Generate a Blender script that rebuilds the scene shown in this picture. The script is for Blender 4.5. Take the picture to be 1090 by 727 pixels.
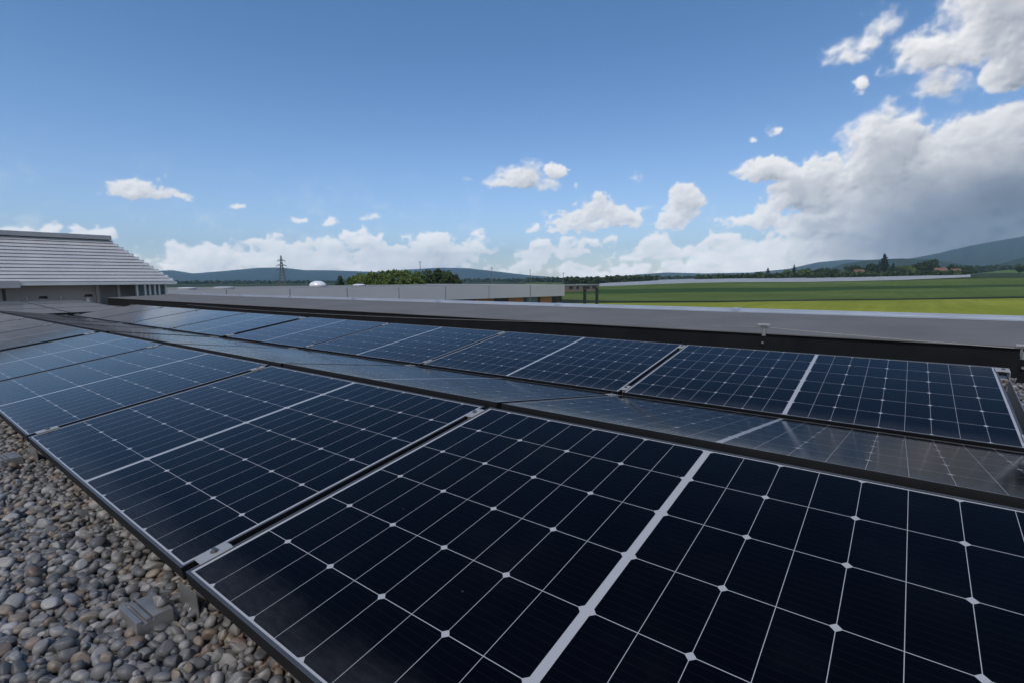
import bpy, math, random
import numpy as np
from mathutils import Vector, Matrix

for o in list(bpy.data.objects):
    bpy.data.objects.remove(o)
SC = bpy.context.scene
COL = SC.collection
random.seed(7)
rng = np.random.default_rng(11)

# ------------------------------------------------------------------ camera
CAM = Vector((1.29431, -0.41677, 0.67683))
RGT = Vector((0.78920287, 0.61409784, -0.00653168))
UPV = Vector((-0.07093081, 0.10171029, 0.99228214))
FWD = Vector((-0.61002266, 0.78264862, -0.12382851))
FPX = 541.08
cd = bpy.data.cameras.new('camera')
cam = bpy.data.objects.new('camera', cd)
COL.objects.link(cam)
cd.sensor_width = 36.0
cd.lens = FPX / 1090 * 36
cd.shift_x = 4.04 / 1090
cd.shift_y = 2.23 / 1090
cd.clip_start = 0.05
cd.clip_end = 60000
m = Matrix.Identity(4)
for i in range(3):
    m[i][0] = RGT[i]; m[i][1] = UPV[i]; m[i][2] = -FWD[i]; m[i][3] = CAM[i]
cam.matrix_world = m
SC.camera = cam
SC.cycles.volume_bounces = 6          # light scattered more than once in the far haze

# ------------------------------------------------------------------ exposure
vs = SC.view_settings
vs.view_transform = 'Standard'
vs.look = 'None'
vs.gamma = 1.0
vs.use_curve_mapping = False
vs.exposure = 0.0

SUN_EL = math.radians(54)
SUN_AZ = math.radians(292)     # direction the light comes from, degrees counter-clockwise from +X
SUN_DIR = Vector((math.cos(SUN_EL) * math.cos(SUN_AZ), math.cos(SUN_EL) * math.sin(SUN_AZ), math.sin(SUN_EL)))
sl = bpy.data.lights.new('sun', 'SUN')
sl.energy = 1.9
sl.angle = math.radians(7)
sl.color = (1.0, 0.90, 0.78)
so = bpy.data.objects.new('sun', sl)
COL.objects.link(so)
so.rotation_euler = SUN_DIR.to_track_quat('Z', 'Y').to_euler()

def ray(px, py):
    return FWD + RGT * ((px - 540.96) / FPX) - UPV * ((py - 365.73) / FPX)
def at(px, py, Z):            # point at depth Z (metres) along the view axis
    return CAM + ray(px, py) * Z
def azel(px, py):
    d = ray(px, py).normalized()
    return math.degrees(math.atan2(d.y, d.x)), math.degrees(math.asin(d.z))

# ------------------------------------------------------------------ world: Nishita sky with cumulus clouds
class NT:
    """small helper for wiring maths nodes"""
    def __init__(s, t): s.t = t
    def new(s, typ, **k):
        n = s.t.nodes.new(typ)
        for a, b in k.items(): setattr(n, a, b)
        return n
    def put(s, sock, v):
        if isinstance(v, bpy.types.NodeSocket): s.t.links.new(v, sock)
        elif v is not None: sock.default_value = v
    def m(s, op, a, b=None, c=None, clamp=False):
        n = s.new('ShaderNodeMath', operation=op, use_clamp=clamp)
        for i, v in enumerate((a, b, c)): 
            if v is not None: s.put(n.inputs[i], v)
        return n.outputs[0]
    def v(s, op, a, b=None, c=None):
        n = s.new('ShaderNodeVectorMath', operation=op)
        for i, x in enumerate((a, b, c)):
            if x is not None: s.put(n.inputs[i], x)
        return n.outputs['Value'] if op in ('LENGTH', 'DOT_PRODUCT', 'DISTANCE') else n.outputs[0]
    def xyz(s, v):
        n = s.new('ShaderNodeSeparateXYZ'); s.put(n.inputs[0], v); return n.outputs
    def cxyz(s, x, y, z):
        n = s.new('ShaderNodeCombineXYZ')
        for i, q in enumerate((x, y, z)): s.put(n.inputs[i], q)
        return n.outputs[0]
    def mix(s, f, a, b, blend='MIX'):
        n = s.new('ShaderNodeMix', data_type='RGBA', blend_type=blend)
        s.put(n.inputs[0], f); s.put(n.inputs[6], a); s.put(n.inputs[7], b)
        return n.outputs[2]
    def noise(s, vec, scale, detail=4, rough=.5, lac=2.0, out=0, dist=0):
        n = s.new('ShaderNodeTexNoise')
        if vec is not None: s.put(n.inputs['Vector'], vec)
        n.inputs['Scale'].default_value = scale; n.inputs['Detail'].default_value = detail
        n.inputs['Roughness'].default_value = rough; n.inputs['Lacunarity'].default_value = lac
        n.inputs['Distortion'].default_value = dist
        return n.outputs[out]
    def smooth(s, x, a, b, lo=0., hi=1.):
        n = s.new('ShaderNodeMapRange', interpolation_type='SMOOTHSTEP')
        s.put(n.inputs[0], x)
        for i, q in zip((1, 2, 3, 4), (a, b, lo, hi)): n.inputs[i].default_value = q
        return n.outputs[0]
    def ramp(s, f, stops, interp='LINEAR'):
        n = s.new('ShaderNodeValToRGB'); s.put(n.inputs[0], f)
        e = n.color_ramp.elements
        n.color_ramp.interpolation = interp
        while len(e) < len(stops): e.new(.5)
        for el, (p, c) in zip(e, stops): el.position = p; el.color = (*c, 1)
        return n.outputs[0]

# clouds: x0,y0,x1,y1 outline box as seen from the camera (turned into azimuth and elevation), base share, strength, softness
CLOUDS = [
 (72,186,212,212,.30,1.15,.2),(240,216,272,225,.4,.4,.2),(310,228,330,237,.4,.5,.2),(344,231,362,241,.4,.5,.2),(364,226,412,235,.4,.5,.3),(362,238,402,254,.35,.6,.2),
 (514,167,594,203,.22,1.5,.3),(574,170,607,188,.4,1.0,.2),(572,206,690,247,.16,1.2,0),(600,194,664,246,.30,1.2,0),(692,214,736,247,.3,1.1,0),(706,195,750,236,.45,1.1,0),(664,178,694,194,.4,.5,.3),
 (814,126,841,144,.4,.6,.1),(793,142,805,152,.4,.4,0),(504,257,547,271,.3,.8,.2),(548,250,598,266,.3,.85,.2),(640,247,668,260,.4,.6,.2),(688,254,712,263,.4,.5,.2),(490,186,508,194,.4,.35,.3),
 (130,256,300,292,.40,1.2,.2),(230,252,400,296,.40,1.2,.2),(340,256,500,296,.40,1.1,.2),(420,244,492,290,.3,1.3,0),(362,246,412,270,.4,.9,.1),(250,258,330,285,.4,1.,.0),(160,254,215,285,.4,1.,.0),
 (38,231,68,260,.4,.9,0),(64,239,126,262,.4,.9,0),(-70,236,12,262,.4,.8,0),(-260,225,-60,275,.3,1.0,0),
 (500,276,580,296,.3,.8,.1),(570,278,640,298,.3,.7,.0),(630,276,700,296,.3,.75,.1),(690,272,800,298,.4,.9,.1),(470,285,1000,300,.5,.7,.1),(608,262,640,274,.3,.6,.1),(655,268,690,280,.3,.6,.1),(728,264,790,290,.4,.9,.1),
 (768,161,880,200,.35,1.3,0),(764,226,850,242,.35,.9,.2),(770,240,930,300,.45,1.2,.2),(800,206,960,262,.4,1.6,.2),
 (846,118,1140,330,.42,2.4,.7),(880,96,1000,240,.42,2.0,.3),(905,80,925,104,.5,.9,0),(930,100,1200,270,.5,2.6,.8),(820,190,1300,320,.4,2.4,.7),(1040,84,1500,340,.5,2.8,.8),(800,160,930,240,.4,1.7,.2),
 (925,20,1085,74,.35,1.3,.3),(985,-60,1200,58,.5,1.8,.5),(1044,24,1130,92,.4,1.4,.2),(876,40,918,72,.3,.6,.4),(905,28,942,56,.3,.7,.4),(957,68,1034,110,.35,1.0,.3),(910,10,960,40,.3,.5,.4),
 (1300,-300,1900,100,.5,1.2,.3),
]
# clouds added behind the camera, out of view, as neutral fill light: azimuth0, elevation0, azimuth1, elevation1
FILL_CLOUDS = [(-160, 16, -105, 46, .4, 1.8, 10.4), (-110, 6, -40, 48, .4, 2.2, 10.5), (-60, 4, 5, 34, .4, 1.8, 10.4), (-172, 0, -120, 20, .4, 1.4, 10.3)]
SHADE = [(1125, 252, 17, 7.0, .95), (1015, 263, 15, 3.2, .60), (930, 262, 9, 1.5, .30), (890, 236, 5, 1.0, .22)]
def cloud_maps(azel, CLOUDS, SHADE, W=4096):
    """cloud cover and sunlit share over the sky, on a longitude/latitude grid (noise summed in octaves)"""
    ppd = W / 360.
    e0, e1 = -1.5, 62.0
    rows = int((e1 - e0) * ppd)
    az = (np.arange(W) + .5) / ppd - 180.            # degrees, counter-clockwise from +X
    el = e0 + (np.arange(rows) + .5) / ppd
    A, E = np.meshgrid(az.astype(np.float32), el.astype(np.float32))
    def lattice(seed):
        r = np.random.default_rng(seed); return r.random((512, 512)).astype(np.float32)
    LT = [lattice(s) for s in range(6)]
    def vnoise(x, y, L):
        xi = np.floor(x).astype(np.int32); yi = np.floor(y).astype(np.int32)
        fx = x - xi; fy = y - yi
        fx = fx * fx * fx * (fx * (fx * 6 - 15) + 10); fy = fy * fy * fy * (fy * (fy * 6 - 15) + 10)
        xi &= 511; yi &= 511; x1 = (xi + 1) & 511; y1 = (yi + 1) & 511
        a = L[yi, xi]; b = L[yi, x1]; c = L[y1, xi]; d = L[y1, x1]
        return a + (b - a) * fx + (c - a) * fy + (a - b - c + d) * fx * fy
    def fbm(x, y, f, octv, gain, seed, billow=False):
        s = 0; amp = 1; tot = 0
        for o in range(octv):
            ca, sa = math.cos(o * .7 + seed), math.sin(o * .7 + seed)
            n = vnoise((x * ca - y * sa) * f + 17.3 * o + 200, (x * sa + y * ca) * f + 9.1 * o + 200, LT[(o + seed) % 6])
            if billow: n = 1 - np.abs(2 * n - 1)
            s = s + n * amp; tot += amp; amp *= gain; f *= 2.03
        return s / tot
    # domain warp: small curls
    wx = fbm(A, E, .35, 4, .55, 1) - .5; wy = fbm(A, E, .35, 4, .55, 2) - .5
    wx2 = fbm(A, E, 1.6, 3, .5, 4) - .5; wy2 = fbm(A, E, 1.6, 3, .5, 5) - .5
    Aw = A + wx * 2.6 + wx2 * .5; Ew = E + wy * 1.7 + wy2 * .45
    Aw2 = A + wx * .8 + wx2 * .45; Ew2 = E + wy * .5 + wy2 * .35
    n1 = fbm(A * .8 + wx, E * 1.2 + wy, .38, 8, .56, 0) - .5
    n2 = fbm(A + wx * 1.2, E * 1.15 + wy * 1.2, .55, 6, .55, 3, True) - .62
    n3 = fbm(A * .9 + wx, E * 1.1, 1.3, 6, .58, 2) - .5
    D = np.full_like(A, -2.); WD = np.zeros_like(A)
    for (x0, y0, x1, y1, base, k, soft) in CLOUDS + FILL_CLOUDS:
        xm, ym = (x0 + x1) / 2, (y0 + y1) / 2
        if soft > 10:                 # given directly as azimuth and elevation
            soft -= 10; a0, a1, et, eb = x0, x1, y1, y0
        else:
            a0, _ = azel(x0, ym); a1, _ = azel(x1, ym)
            _, et = azel(xm, y0); _, eb = azel(xm, y1)
        ac = (a0 + a1) / 2; hw = abs(a0 - a1) / 2
        ec = eb + (et - eb) * base
        hu, hd = et - ec, max(.2, ec - eb)
        small = min(1., hw / 4.)
        mgn = 7.0
        c = (np.abs(A - ac) < hw * 1.5 + mgn)
        if not c.any(): continue
        j0, j1 = np.where(c[0])[0][[0, -1]]
        i0 = max(0, int((ec - hd * 1.5 - mgn - e0) * ppd)); i1 = min(rows, int((ec + hu * 1.5 + mgn - e0) * ppd))
        sl = (slice(i0, i1), slice(j0, j1 + 1))
        a_ = Aw[sl] * small + Aw2[sl] * (1 - small) - ac; e_ = Ew[sl] * small + Ew2[sl] * (1 - small) - ec
        m = np.maximum(e_ / hu, -e_ / hd)
        r = np.sqrt((a_ / hw) ** 2 + m * m)
        nz = (n1[sl] * 1.9 + n2[sl] * 1.0) * (1 - soft) * (.35 + .65 * small) + n3[sl] * (.35 + .28 * (1 - small)) + n1[sl] * soft * .9
        d = (1 - r) * k + nz
        wid = .55 if .28 < soft < .6 else 0.
        WD[sl] = np.where(d > D[sl], wid, WD[sl])
        D[sl] = np.maximum(D[sl], d)
    def sm(x, a, b):
        t = np.clip((x - a) / (b - a), 0, 1); return t * t * (3 - 2 * t)
    mask = sm(D / (1 + WD * 2.2), -.03, .30) ** 1.1
    veil = sm(n1 * 1.6 + n3 * .8, -.02, .55) * sm(E, 13., 1.5) * .30 * sm(E, -1., .8)
    mask = np.maximum(mask, veil)
    # light: march towards the sun (up and to the left) and gather what is in the way
    T = np.clip(D, 0, 1.2)
    occ = np.zeros_like(T); wsum = 0
    for s, wgt in ((.25, 1.), (.5, 1.), (.9, .9), (1.5, .8), (2.4, .7), (3.8, .6), (5.5, .5)):
        dy = int(round(s * ppd * .9)); dx = int(round(s * ppd * .45))
        sh = np.roll(T, dx, 1)[:, :]                  # look left = larger azimuth
        sh = np.roll(T, -dx, 1)
        up = np.zeros_like(T); up[:-dy] = sh[dy:]
        occ += up * wgt; wsum += wgt
    occ /= wsum
    relief = T.copy(); dy = max(1, int(.35 * ppd)); q = np.roll(T, -dy // 2, 1); up = np.zeros_like(T); up[:-dy] = q[dy:]; relief = T - up
    fade = sm(E, 0., 9.) * .45 + .55                   # far clouds show less relief
    dark = np.zeros_like(T)
    for (px, py, rx, ry, k) in SHADE:
        a, e = azel(px, py); r = np.sqrt(((A + wx * 3 - a) / rx) ** 2 + ((E + wy * 2 - e) / ry) ** 2)
        dark = np.maximum(dark, (1 - sm(r, .3, 1.0)) * k)
    lit = np.clip(.96 - occ * .42 * fade + relief * .30 * fade + n3 * .20 - np.clip(-n1, 0, 1) * .25 * fade, 0, 1) * (1 - dark * (.9 + n3 * .5))
    lit = np.clip(lit, 0, 1)
    full_m = np.zeros((W // 2, W), np.float32); full_l = np.ones((W // 2, W), np.float32)
    r0 = int((90 + e0) * ppd)
    full_m[r0:r0 + rows] = mask; full_l[r0:r0 + rows] = lit
    return full_m, full_l
w = bpy.data.worlds.new('World'); SC.world = w; w.use_nodes = True
nt = w.node_tree; nt.nodes.clear()
cover, lit_ = cloud_maps(azel, CLOUDS, SHADE)
img = bpy.data.images.new('cloud_cover', cover.shape[1], cover.shape[0], alpha=False, float_buffer=True, is_data=True)
buf = np.ones((*cover.shape, 4), np.float32)
buf[..., 0] = cover[:, ::-1]; buf[..., 1] = lit_[:, ::-1]; buf[..., 2] = 0
img.pixels.foreach_set(buf.ravel()); img.update(); del buf
N = NT(nt)
tc = N.new('ShaderNodeTexCoord')
dirv = N.v('NORMALIZE', tc.outputs['Generated'])
ev = N.new('ShaderNodeTexEnvironment'); ev.image = img; ev.interpolation = 'Cubic'
N.put(ev.inputs[0], dirv)
el = N.m('MULTIPLY', N.m('ARCSINE', N.xyz(dirv)[2]), 57.29578)
sc_ = N.new('ShaderNodeSeparateColor'); N.put(sc_.inputs[0], ev.outputs[0])
mask, lit = sc_.outputs[0], sc_.outputs[1]
ccol = N.ramp(lit, [(0, (.10, .125, .17)), (.3, (.26, .29, .35)), (.62, (.63, .64, .67)), (1, (.98, .97, .96))])
sky = N.new('ShaderNodeTexSky', sky_type='NISHITA', sun_disc=False)
sky.sun_elevation = SUN_EL
sky.sun_rotation = math.pi / 2 - SUN_AZ
sky.altitude = 400; sky.air_density = 1.0; sky.dust_density = .3; sky.ozone_density = 2.5
b1 = N.new('ShaderNodeBackground'); N.put(b1.inputs[0], N.mix(1.0, sky.outputs[0], N.mix(N.smooth(el, 0., 26.), (1.58, 1.60, 1.78, 1), (1.0, 1.34, 1.57, 1)), 'MULTIPLY')); b1.inputs[1].default_value = .085
b2 = N.new('ShaderNodeBackground'); N.put(b2.inputs[0], ccol); N.put(b2.inputs[1], N.smooth(el, 1., 9., 1.72, 1.06))
mx = N.new('ShaderNodeMixShader')
N.put(mx.inputs[0], mask)
N.t.links.new(b1.outputs[0], mx.inputs[1]); N.t.links.new(b2.outputs[0], mx.inputs[2])
wo = N.new('ShaderNodeOutputWorld'); N.t.links.new(mx.outputs[0], wo.inputs[0])

# ------------------------------------------------------------------ helpers
def mat(name, color, rough=.6, metal=0., spec=.5, var=0., vscale=5., bump=0., bscale=20., dark=None, coord='Object'):
    mt = bpy.data.materials.new(name); mt.use_nodes = True
    t = NT(mt.node_tree); bs = mt.node_tree.nodes['Principled BSDF']
    bs.inputs['Roughness'].default_value = rough; bs.inputs['Metallic'].default_value = metal
    bs.inputs['Specular IOR Level'].default_value = spec
    tcn = t.new('ShaderNodeTexCoord').outputs[coord]
    col = (*color, 1)
    if var:
        n = t.noise(tcn, vscale, 6, .6)
        d = dark or tuple(c * (1 - var) for c in color)
        l = tuple(min(1, c * (1 + var)) for c in color)
        colo = t.ramp(n, [(.3, d), (.7, l)])
        t.put(bs.inputs['Base Color'], colo)
        t.put(bs.inputs['Roughness'], t.m('ADD', rough - .08, t.m('MULTIPLY', n, .16)))
    else:
        bs.inputs['Base Color'].default_value = col
    if bump:
        b = t.new('ShaderNodeBump'); b.inputs['Strength'].default_value = .6; b.inputs['Distance'].default_value = bump
        t.put(b.inputs['Height'], t.noise(tcn, bscale, 5, .6))
        t.put(bs.inputs['Normal'], b.outputs[0])
    return mt

class MB:
    def __init__(s): s.v = []; s.f = []; s.mi = []
    def poly(s, pts, mi=0):
        n = len(s.v); s.v += [tuple(p) for p in pts]; s.f.append(tuple(range(n, n + len(pts)))); s.mi.append(mi)
    def hexa(s, b, t, mi=0):       # bottom 4, top 4 points, both counter-clockwise seen from above
        n = len(s.v); s.v += [tuple(p) for p in b] + [tuple(p) for p in t]
        for f in ((3, 2, 1, 0), (4, 5, 6, 7), (0, 1, 5, 4), (1, 2, 6, 5), (2, 3, 7, 6), (3, 0, 4, 7)):
            s.f.append(tuple(n + i for i in f)); s.mi.append(mi)
    def box(s, x0, y0, z0, x1, y1, z1, mi=0):
        s.hexa([(x0, y0, z0), (x1, y0, z0), (x1, y1, z0), (x0, y1, z0)], [(x0, y0, z1), (x1, y0, z1), (x1, y1, z1), (x0, y1, z1)], mi)
    def tube(s, a, b, r0, r1=None, n=8, mi=0, cap=True):
        r1 = r0 if r1 is None else r1
        a = Vector(a); b = Vector(b); d = (b - a).normalized()
        u = d.orthogonal().normalized(); w_ = d.cross(u)
        k = len(s.v)
        for p, r in ((a, r0), (b, r1)):
            for i in range(n):
                an = 2 * math.pi * i / n
                s.v.append(tuple(p + u * (r * math.cos(an)) + w_ * (r * math.sin(an))))
        for i in range(n):
            j = (i + 1) % n
            s.f.append((k + i, k + j, k + n + j, k + n + i)); s.mi.append(mi)
        if cap:
            s.f.append(tuple(k + i for i in reversed(range(n)))); s.f.append(tuple(k + n + i for i in range(n))); s.mi += [mi, mi]
    def build(s, name, mats, parent=None, bevel=0, smooth=False):
        me = bpy.data.meshes.new(name); me.from_pydata(s.v, [], s.f)
        if not isinstance(mats, (list, tuple)): mats = [mats]
        for q in mats: me.materials.append(q)
        me.polygons.foreach_set('material_index', s.mi)
        if smooth: me.polygons.foreach_set('use_smooth', [True] * len(s.f))
        me.update()
        o = bpy.data.objects.new(name, me); COL.objects.link(o)
        if parent: o.parent = parent
        if bevel:
            bm = o.modifiers.new('bevel', 'BEVEL'); bm.width = bevel; bm.segments = 2; bm.limit_method = 'ANGLE'
        return o
def tag(o, label=None, cat=None, group=None, kind=None):
    if label: o['label'] = label
    if cat: o['category'] = cat
    if group: o['group'] = group
    if kind: o['kind'] = kind
    return o
def empty(name, loc=(0, 0, 0), rz=0):
    o = bpy.data.objects.new(name, None); COL.objects.link(o); o.location = loc; o.rotation_euler = (0, 0, rz)
    o.empty_display_size = .2
    return o
def copy_tree(o, parent=None):
    c = o.copy(); COL.objects.link(c)
    if parent: c.parent = parent
    for ch in list(o.children): copy_tree(ch, c)
    return c
ORD = ['first', 'second', 'third', 'fourth', 'fifth', 'sixth', 'seventh', 'eighth', 'ninth', 'tenth', 'eleventh', 'twelfth', 'thirteenth', 'fourteenth', 'fifteenth', 'sixteenth', 'seventeenth', 'eighteenth', 'nineteenth', 'twentieth']
def meshobj(name, verts, faces, mats, smooth=False, attr=None):
    me = bpy.data.meshes.new(name)
    nv, nf, k = len(verts), len(faces), faces.shape[1]
    me.vertices.add(nv); me.vertices.foreach_set('co', np.asarray(verts, np.float32).ravel())
    me.loops.add(nf * k); me.loops.foreach_set('vertex_index', np.asarray(faces, np.int32).ravel())
    me.polygons.add(nf); me.polygons.foreach_set('loop_start', np.arange(0, nf * k, k, dtype=np.int32))
    me.polygons.foreach_set('loop_total', np.full(nf, k, np.int32))
    if smooth: me.polygons.foreach_set('use_smooth', np.ones(nf, bool))
    if not isinstance(mats, (list, tuple)): mats = [mats]
    for q in mats: me.materials.append(q)
    me.update(calc_edges=True)
    o = bpy.data.objects.new(name, me); COL.objects.link(o)
    return o

# ------------------------------------------------------------------ materials
M_alu = mat('aluminium', (.48, .465, .44), .5, .45, var=.08, vscale=30, bump=.0004, bscale=150)
M_frame = mat('anodised_frame', (.115, .115, .115), .38, .55, var=.10, vscale=14)
M_alu_dull = mat('weathered_aluminium', (.33, .32, .305), .5, .65, var=.18, vscale=18, bump=.0008, bscale=60)
M_bolt = mat('bolt_steel', (.25, .24, .23), .4, .9)
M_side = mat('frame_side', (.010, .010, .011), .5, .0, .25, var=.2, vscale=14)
M_back = mat('white_backsheet', (.72, .72, .74), .5)
M_black = mat('black_membrane', (.009, .010, .012), .85, spec=.2, var=.35, vscale=3, bump=.003, bscale=25)
M_felt = mat('grey_mineral_felt', (.15, .147, .142), .9, var=.15, vscale=1.3, bump=.002, bscale=180)
M_flash = mat('edge_flashing_metal', (.56, .60, .68), .35, .6, var=.08, vscale=2)
M_wallc = mat('pale_render', (.30, .28, .26), .85, var=.12, vscale=.8, bump=.003, bscale=40)
M_louv = mat('louvre_metal', (.66, .645, .63), .45, .35, var=.06, vscale=1.5)
M_fascia = mat('fascia_metal', (.40, .39, .39), .5, .4, var=.08, vscale=1.2)
M_cladding = mat('grey_cladding', (.50, .49, .51), .55, .2, var=.05, vscale=.1)
M_dark = mat('dark_window_band', (.02, .02, .022), .3, var=.3, vscale=1)
M_orange = mat('orange_blind', (.30, .14, .055), .7, var=.25, vscale=.5)
M_roofgrey = mat('flat_roof_grey', (.22, .22, .21), .9, var=.2, vscale=.15)
M_pylon = mat('galvanised_steel', (.16, .17, .18), .6, .4)
M_dome = mat('skylight_acrylic', (.82, .83, .85), .25)
M_brick = mat('brown_wall', (.20, .15, .12), .9, var=.15, vscale=.6)
M_tile = mat('red_roof_tiles', (.20, .105, .075), .85, var=.25, vscale=.5)
M_house = mat('house_render', (.24, .20, .165), .85, var=.12, vscale=.3)
M_bark = mat('bark', (.055, .042, .03), .9, var=.3, vscale=2)
M_poly = mat('white_tunnel_film', (.36, .365, .37), .55, var=.08, vscale=.08)
M_glasswin = mat('building_glass', (.10, .15, .18), .06, 0., .8)

def cell_material():
    mt = bpy.data.materials.new('solar_cells'); mt.use_nodes = True
    t = NT(mt.node_tree); bs = mt.node_tree.nodes['Principled BSDF']
    tco = t.new('ShaderNodeTexCoord').outputs['Object']
    X, Y, Z = t.xyz(tco)
    xs = t.m('SUBTRACT', t.m('ABSOLUTE', t.m('SUBTRACT', X, .861)), .0098)
    P_ = .09275
    def fr(v, p): return t.m('MULTIPLY', t.m('FRACT', t.m('DIVIDE', v, p)), p)
    lx = fr(xs, P_)
    yy = t.m('SUBTRACT', Y, .012)
    Q = .185
    ly = fr(yy, Q)
    gx = t.m('GREATER_THAN', lx, P_ - .0012)
    bar = t.m('LESS_THAN', xs, 0.)
    end = t.m('GREATER_THAN', xs, P_ * 9 - .0014)
    gy = t.m('MAXIMUM', t.m('LESS_THAN', ly, .0008), t.m('GREATER_THAN', ly, Q - .0008))
    ye = t.m('MAXIMUM', t.m('LESS_THAN', yy, .0011), t.m('GREATER_THAN', yy, Q * 6 - .0011))
    px = fr(xs, 2 * P_)
    cx = t.m('MINIMUM', px, t.m('SUBTRACT', 2 * P_ - .0014, px))
    cy = t.m('MINIMUM', t.m('SUBTRACT', ly, .001), t.m('SUBTRACT', Q - .001, ly))
    ch = t.m('LESS_THAN', t.m('ADD', cx, cy), .0088)
    wh = t.m('MAXIMUM', t.m('MAXIMUM', t.m('MAXIMUM', gx, bar), t.m('MAXIMUM', end, gy)), t.m('MAXIMUM', ye, ch))
    # busbar wires: ten fine lines per cell
    bl = fr(t.m('ADD', yy, .009), .0184)
    bus = t.m('LESS_THAN', bl, .0005)
    oi = t.new('ShaderNodeObjectInfo').outputs['Random']
    cellid = t.cxyz(t.m('FLOOR', t.m('DIVIDE', xs, 2 * P_)), t.m('FLOOR', t.m('DIVIDE', yy, Q)), t.m('MULTIPLY', oi, 37.))
    wn = t.new('ShaderNodeTexWhiteNoise'); t.put(wn.inputs['Vector'], cellid)
    base = t.mix(wn.outputs['Value'], (.0006, .0008, .0018, 1), (.0009, .0012, .0030, 1))
    base = t.mix(oi, base, t.mix(.5, base, (.0008, .0012, .0045, 1)))
    base = t.mix(t.m('MULTIPLY', bus, .10), base, (.09, .10, .12, 1))
    # dust film: heavier along the low edge, blotchy elsewhere, with a few specks
    nz = t.noise(tco, 3.5, 8, .65)
    nz2 = t.noise(t.v('MULTIPLY', tco, (1, 3, 1)), 28, 6, .7)
    low = t.smooth(t.m('ADD', Y, t.m('MULTIPLY', t.m('SUBTRACT', nz, .5), .22)), .13, .005)
    dust = t.m('ADD', t.m('MULTIPLY', t.m('MULTIPLY', low, nz2), .13), t.m('MULTIPLY', t.smooth(nz, .45, .8), .010))
    vo = t.new('ShaderNodeTexVoronoi', feature='F1'); t.put(vo.inputs['Vector'], t.v('ADD', tco, t.cxyz(t.m('MULTIPLY', oi, 9.), 0., 0.))); vo.inputs['Scale'].default_value = 9
    vr = t.new('ShaderNodeTexWhiteNoise'); t.put(vr.inputs['Vector'], vo.outputs['Position'])
    spot = t.m('MULTIPLY', t.m('LESS_THAN', vo.outputs['Distance'], t.m('ADD', .008, t.m('MULTIPLY', nz2, .03))), t.m('LESS_THAN', vr.outputs['Value'], .35))
    dust = t.m('ADD', dust, t.m('MULTIPLY', spot, .12))
    dust = t.m('ADD', dust, .001, clamp=True)
    col = t.mix(wh, base, (.42, .425, .44, 1))
    col = t.mix(dust, col, (.30, .31, .33, 1))
    t.put(bs.inputs['Base Color'], col)
    rr = t.m('ADD', .075, t.m('MULTIPLY', dust, .5))
    t.put(bs.inputs['Roughness'], t.m('ADD', rr, t.m('MULTIPLY', nz, .04)))
    bs.inputs['IOR'].default_value = 1.17
    b = t.new('ShaderNodeBump'); b.inputs['Strength'].default_value = .04; b.inputs['Distance'].default_value = .002
    t.put(b.inputs['Height'], t.noise(tco, 4, 2, .5)); t.put(bs.inputs['Normal'], b.outputs[0])
    return mt
M_cell = cell_material()

def pebble_material():
    mt = bpy.data.materials.new('river_pebbles'); mt.use_nodes = True
    t = NT(mt.node_tree); bs = mt.node_tree.nodes['Principled BSDF']
    tco = t.new('ShaderNodeTexCoord').outputs['Object']
    ri = t.new('ShaderNodeNewGeometry').outputs['Random Per Island']
    col = t.ramp(ri, [(0, (0.103, 0.105, 0.107)), (.12, (0.169, 0.167, 0.165)), (.24, (0.062, 0.068, 0.077)), (.34, (0.218, 0.209, 0.201)), (.44, (0.130, 0.129, 0.132)),
                      (.53, (0.218, 0.175, 0.132)), (.60, (0.093, 0.096, 0.105)), (.68, (0.272, 0.262, 0.252)), (.76, (0.152, 0.105, 0.075)), (.82, (0.185, 0.178, 0.173)), (.88, (0.338, 0.330, 0.323)), (.92, (0.082, 0.082, 0.084)), (.97, (0.196, 0.147, 0.120))], 'CONSTANT')
    off = t.v('ADD', tco, t.cxyz(t.m('MULTIPLY', ri, 31.), 0., t.m('MULTIPLY', ri, 17.)))
    n = t.noise(off, 45, 8, .7)
    sp = t.noise(off, 420, 3, .7)
    col = t.mix(t.smooth(n, .35, .7, 0, .55), col, t.mix(.5, col, (.26, .235, .20, 1)))
    col = t.mix(t.smooth(sp, .55, .72, 0, .45), col, (.06, .06, .065, 1))
    col = t.mix(t.smooth(sp, .42, .28, 0, .35), col, (.45, .43, .40, 1))
    # quartz veins on some stones
    wv = t.new('ShaderNodeTexWave'); t.put(wv.inputs['Vector'], t.v('MULTIPLY', off, (1, 1.7, .6))); wv.inputs['Scale'].default_value = 22; wv.inputs['Distortion'].default_value = 7
    vein = t.m('MULTIPLY', t.smooth(wv.outputs['Fac'], .93, .99), t.m('GREATER_THAN', t.m('FRACT', t.m('MULTIPLY', ri, 13.7)), .8))
    col = t.mix(t.m('MULTIPLY', vein, .5), col, (.48, .46, .43, 1))
    t.put(bs.inputs['Base Color'], col)
    bs.inputs['Roughness'].default_value = .5; bs.inputs['Specular IOR Level'].default_value = .5
    b = t.new('ShaderNodeBump'); b.inputs['Strength'].default_value = .5; b.inputs['Distance'].default_value = .0012
    t.put(b.inputs['Height'], t.m('ADD', n, t.m('MULTIPLY', sp, .4))); t.put(bs.inputs['Normal'], b.outputs[0])
    return mt
M_peb = pebble_material()

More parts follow.
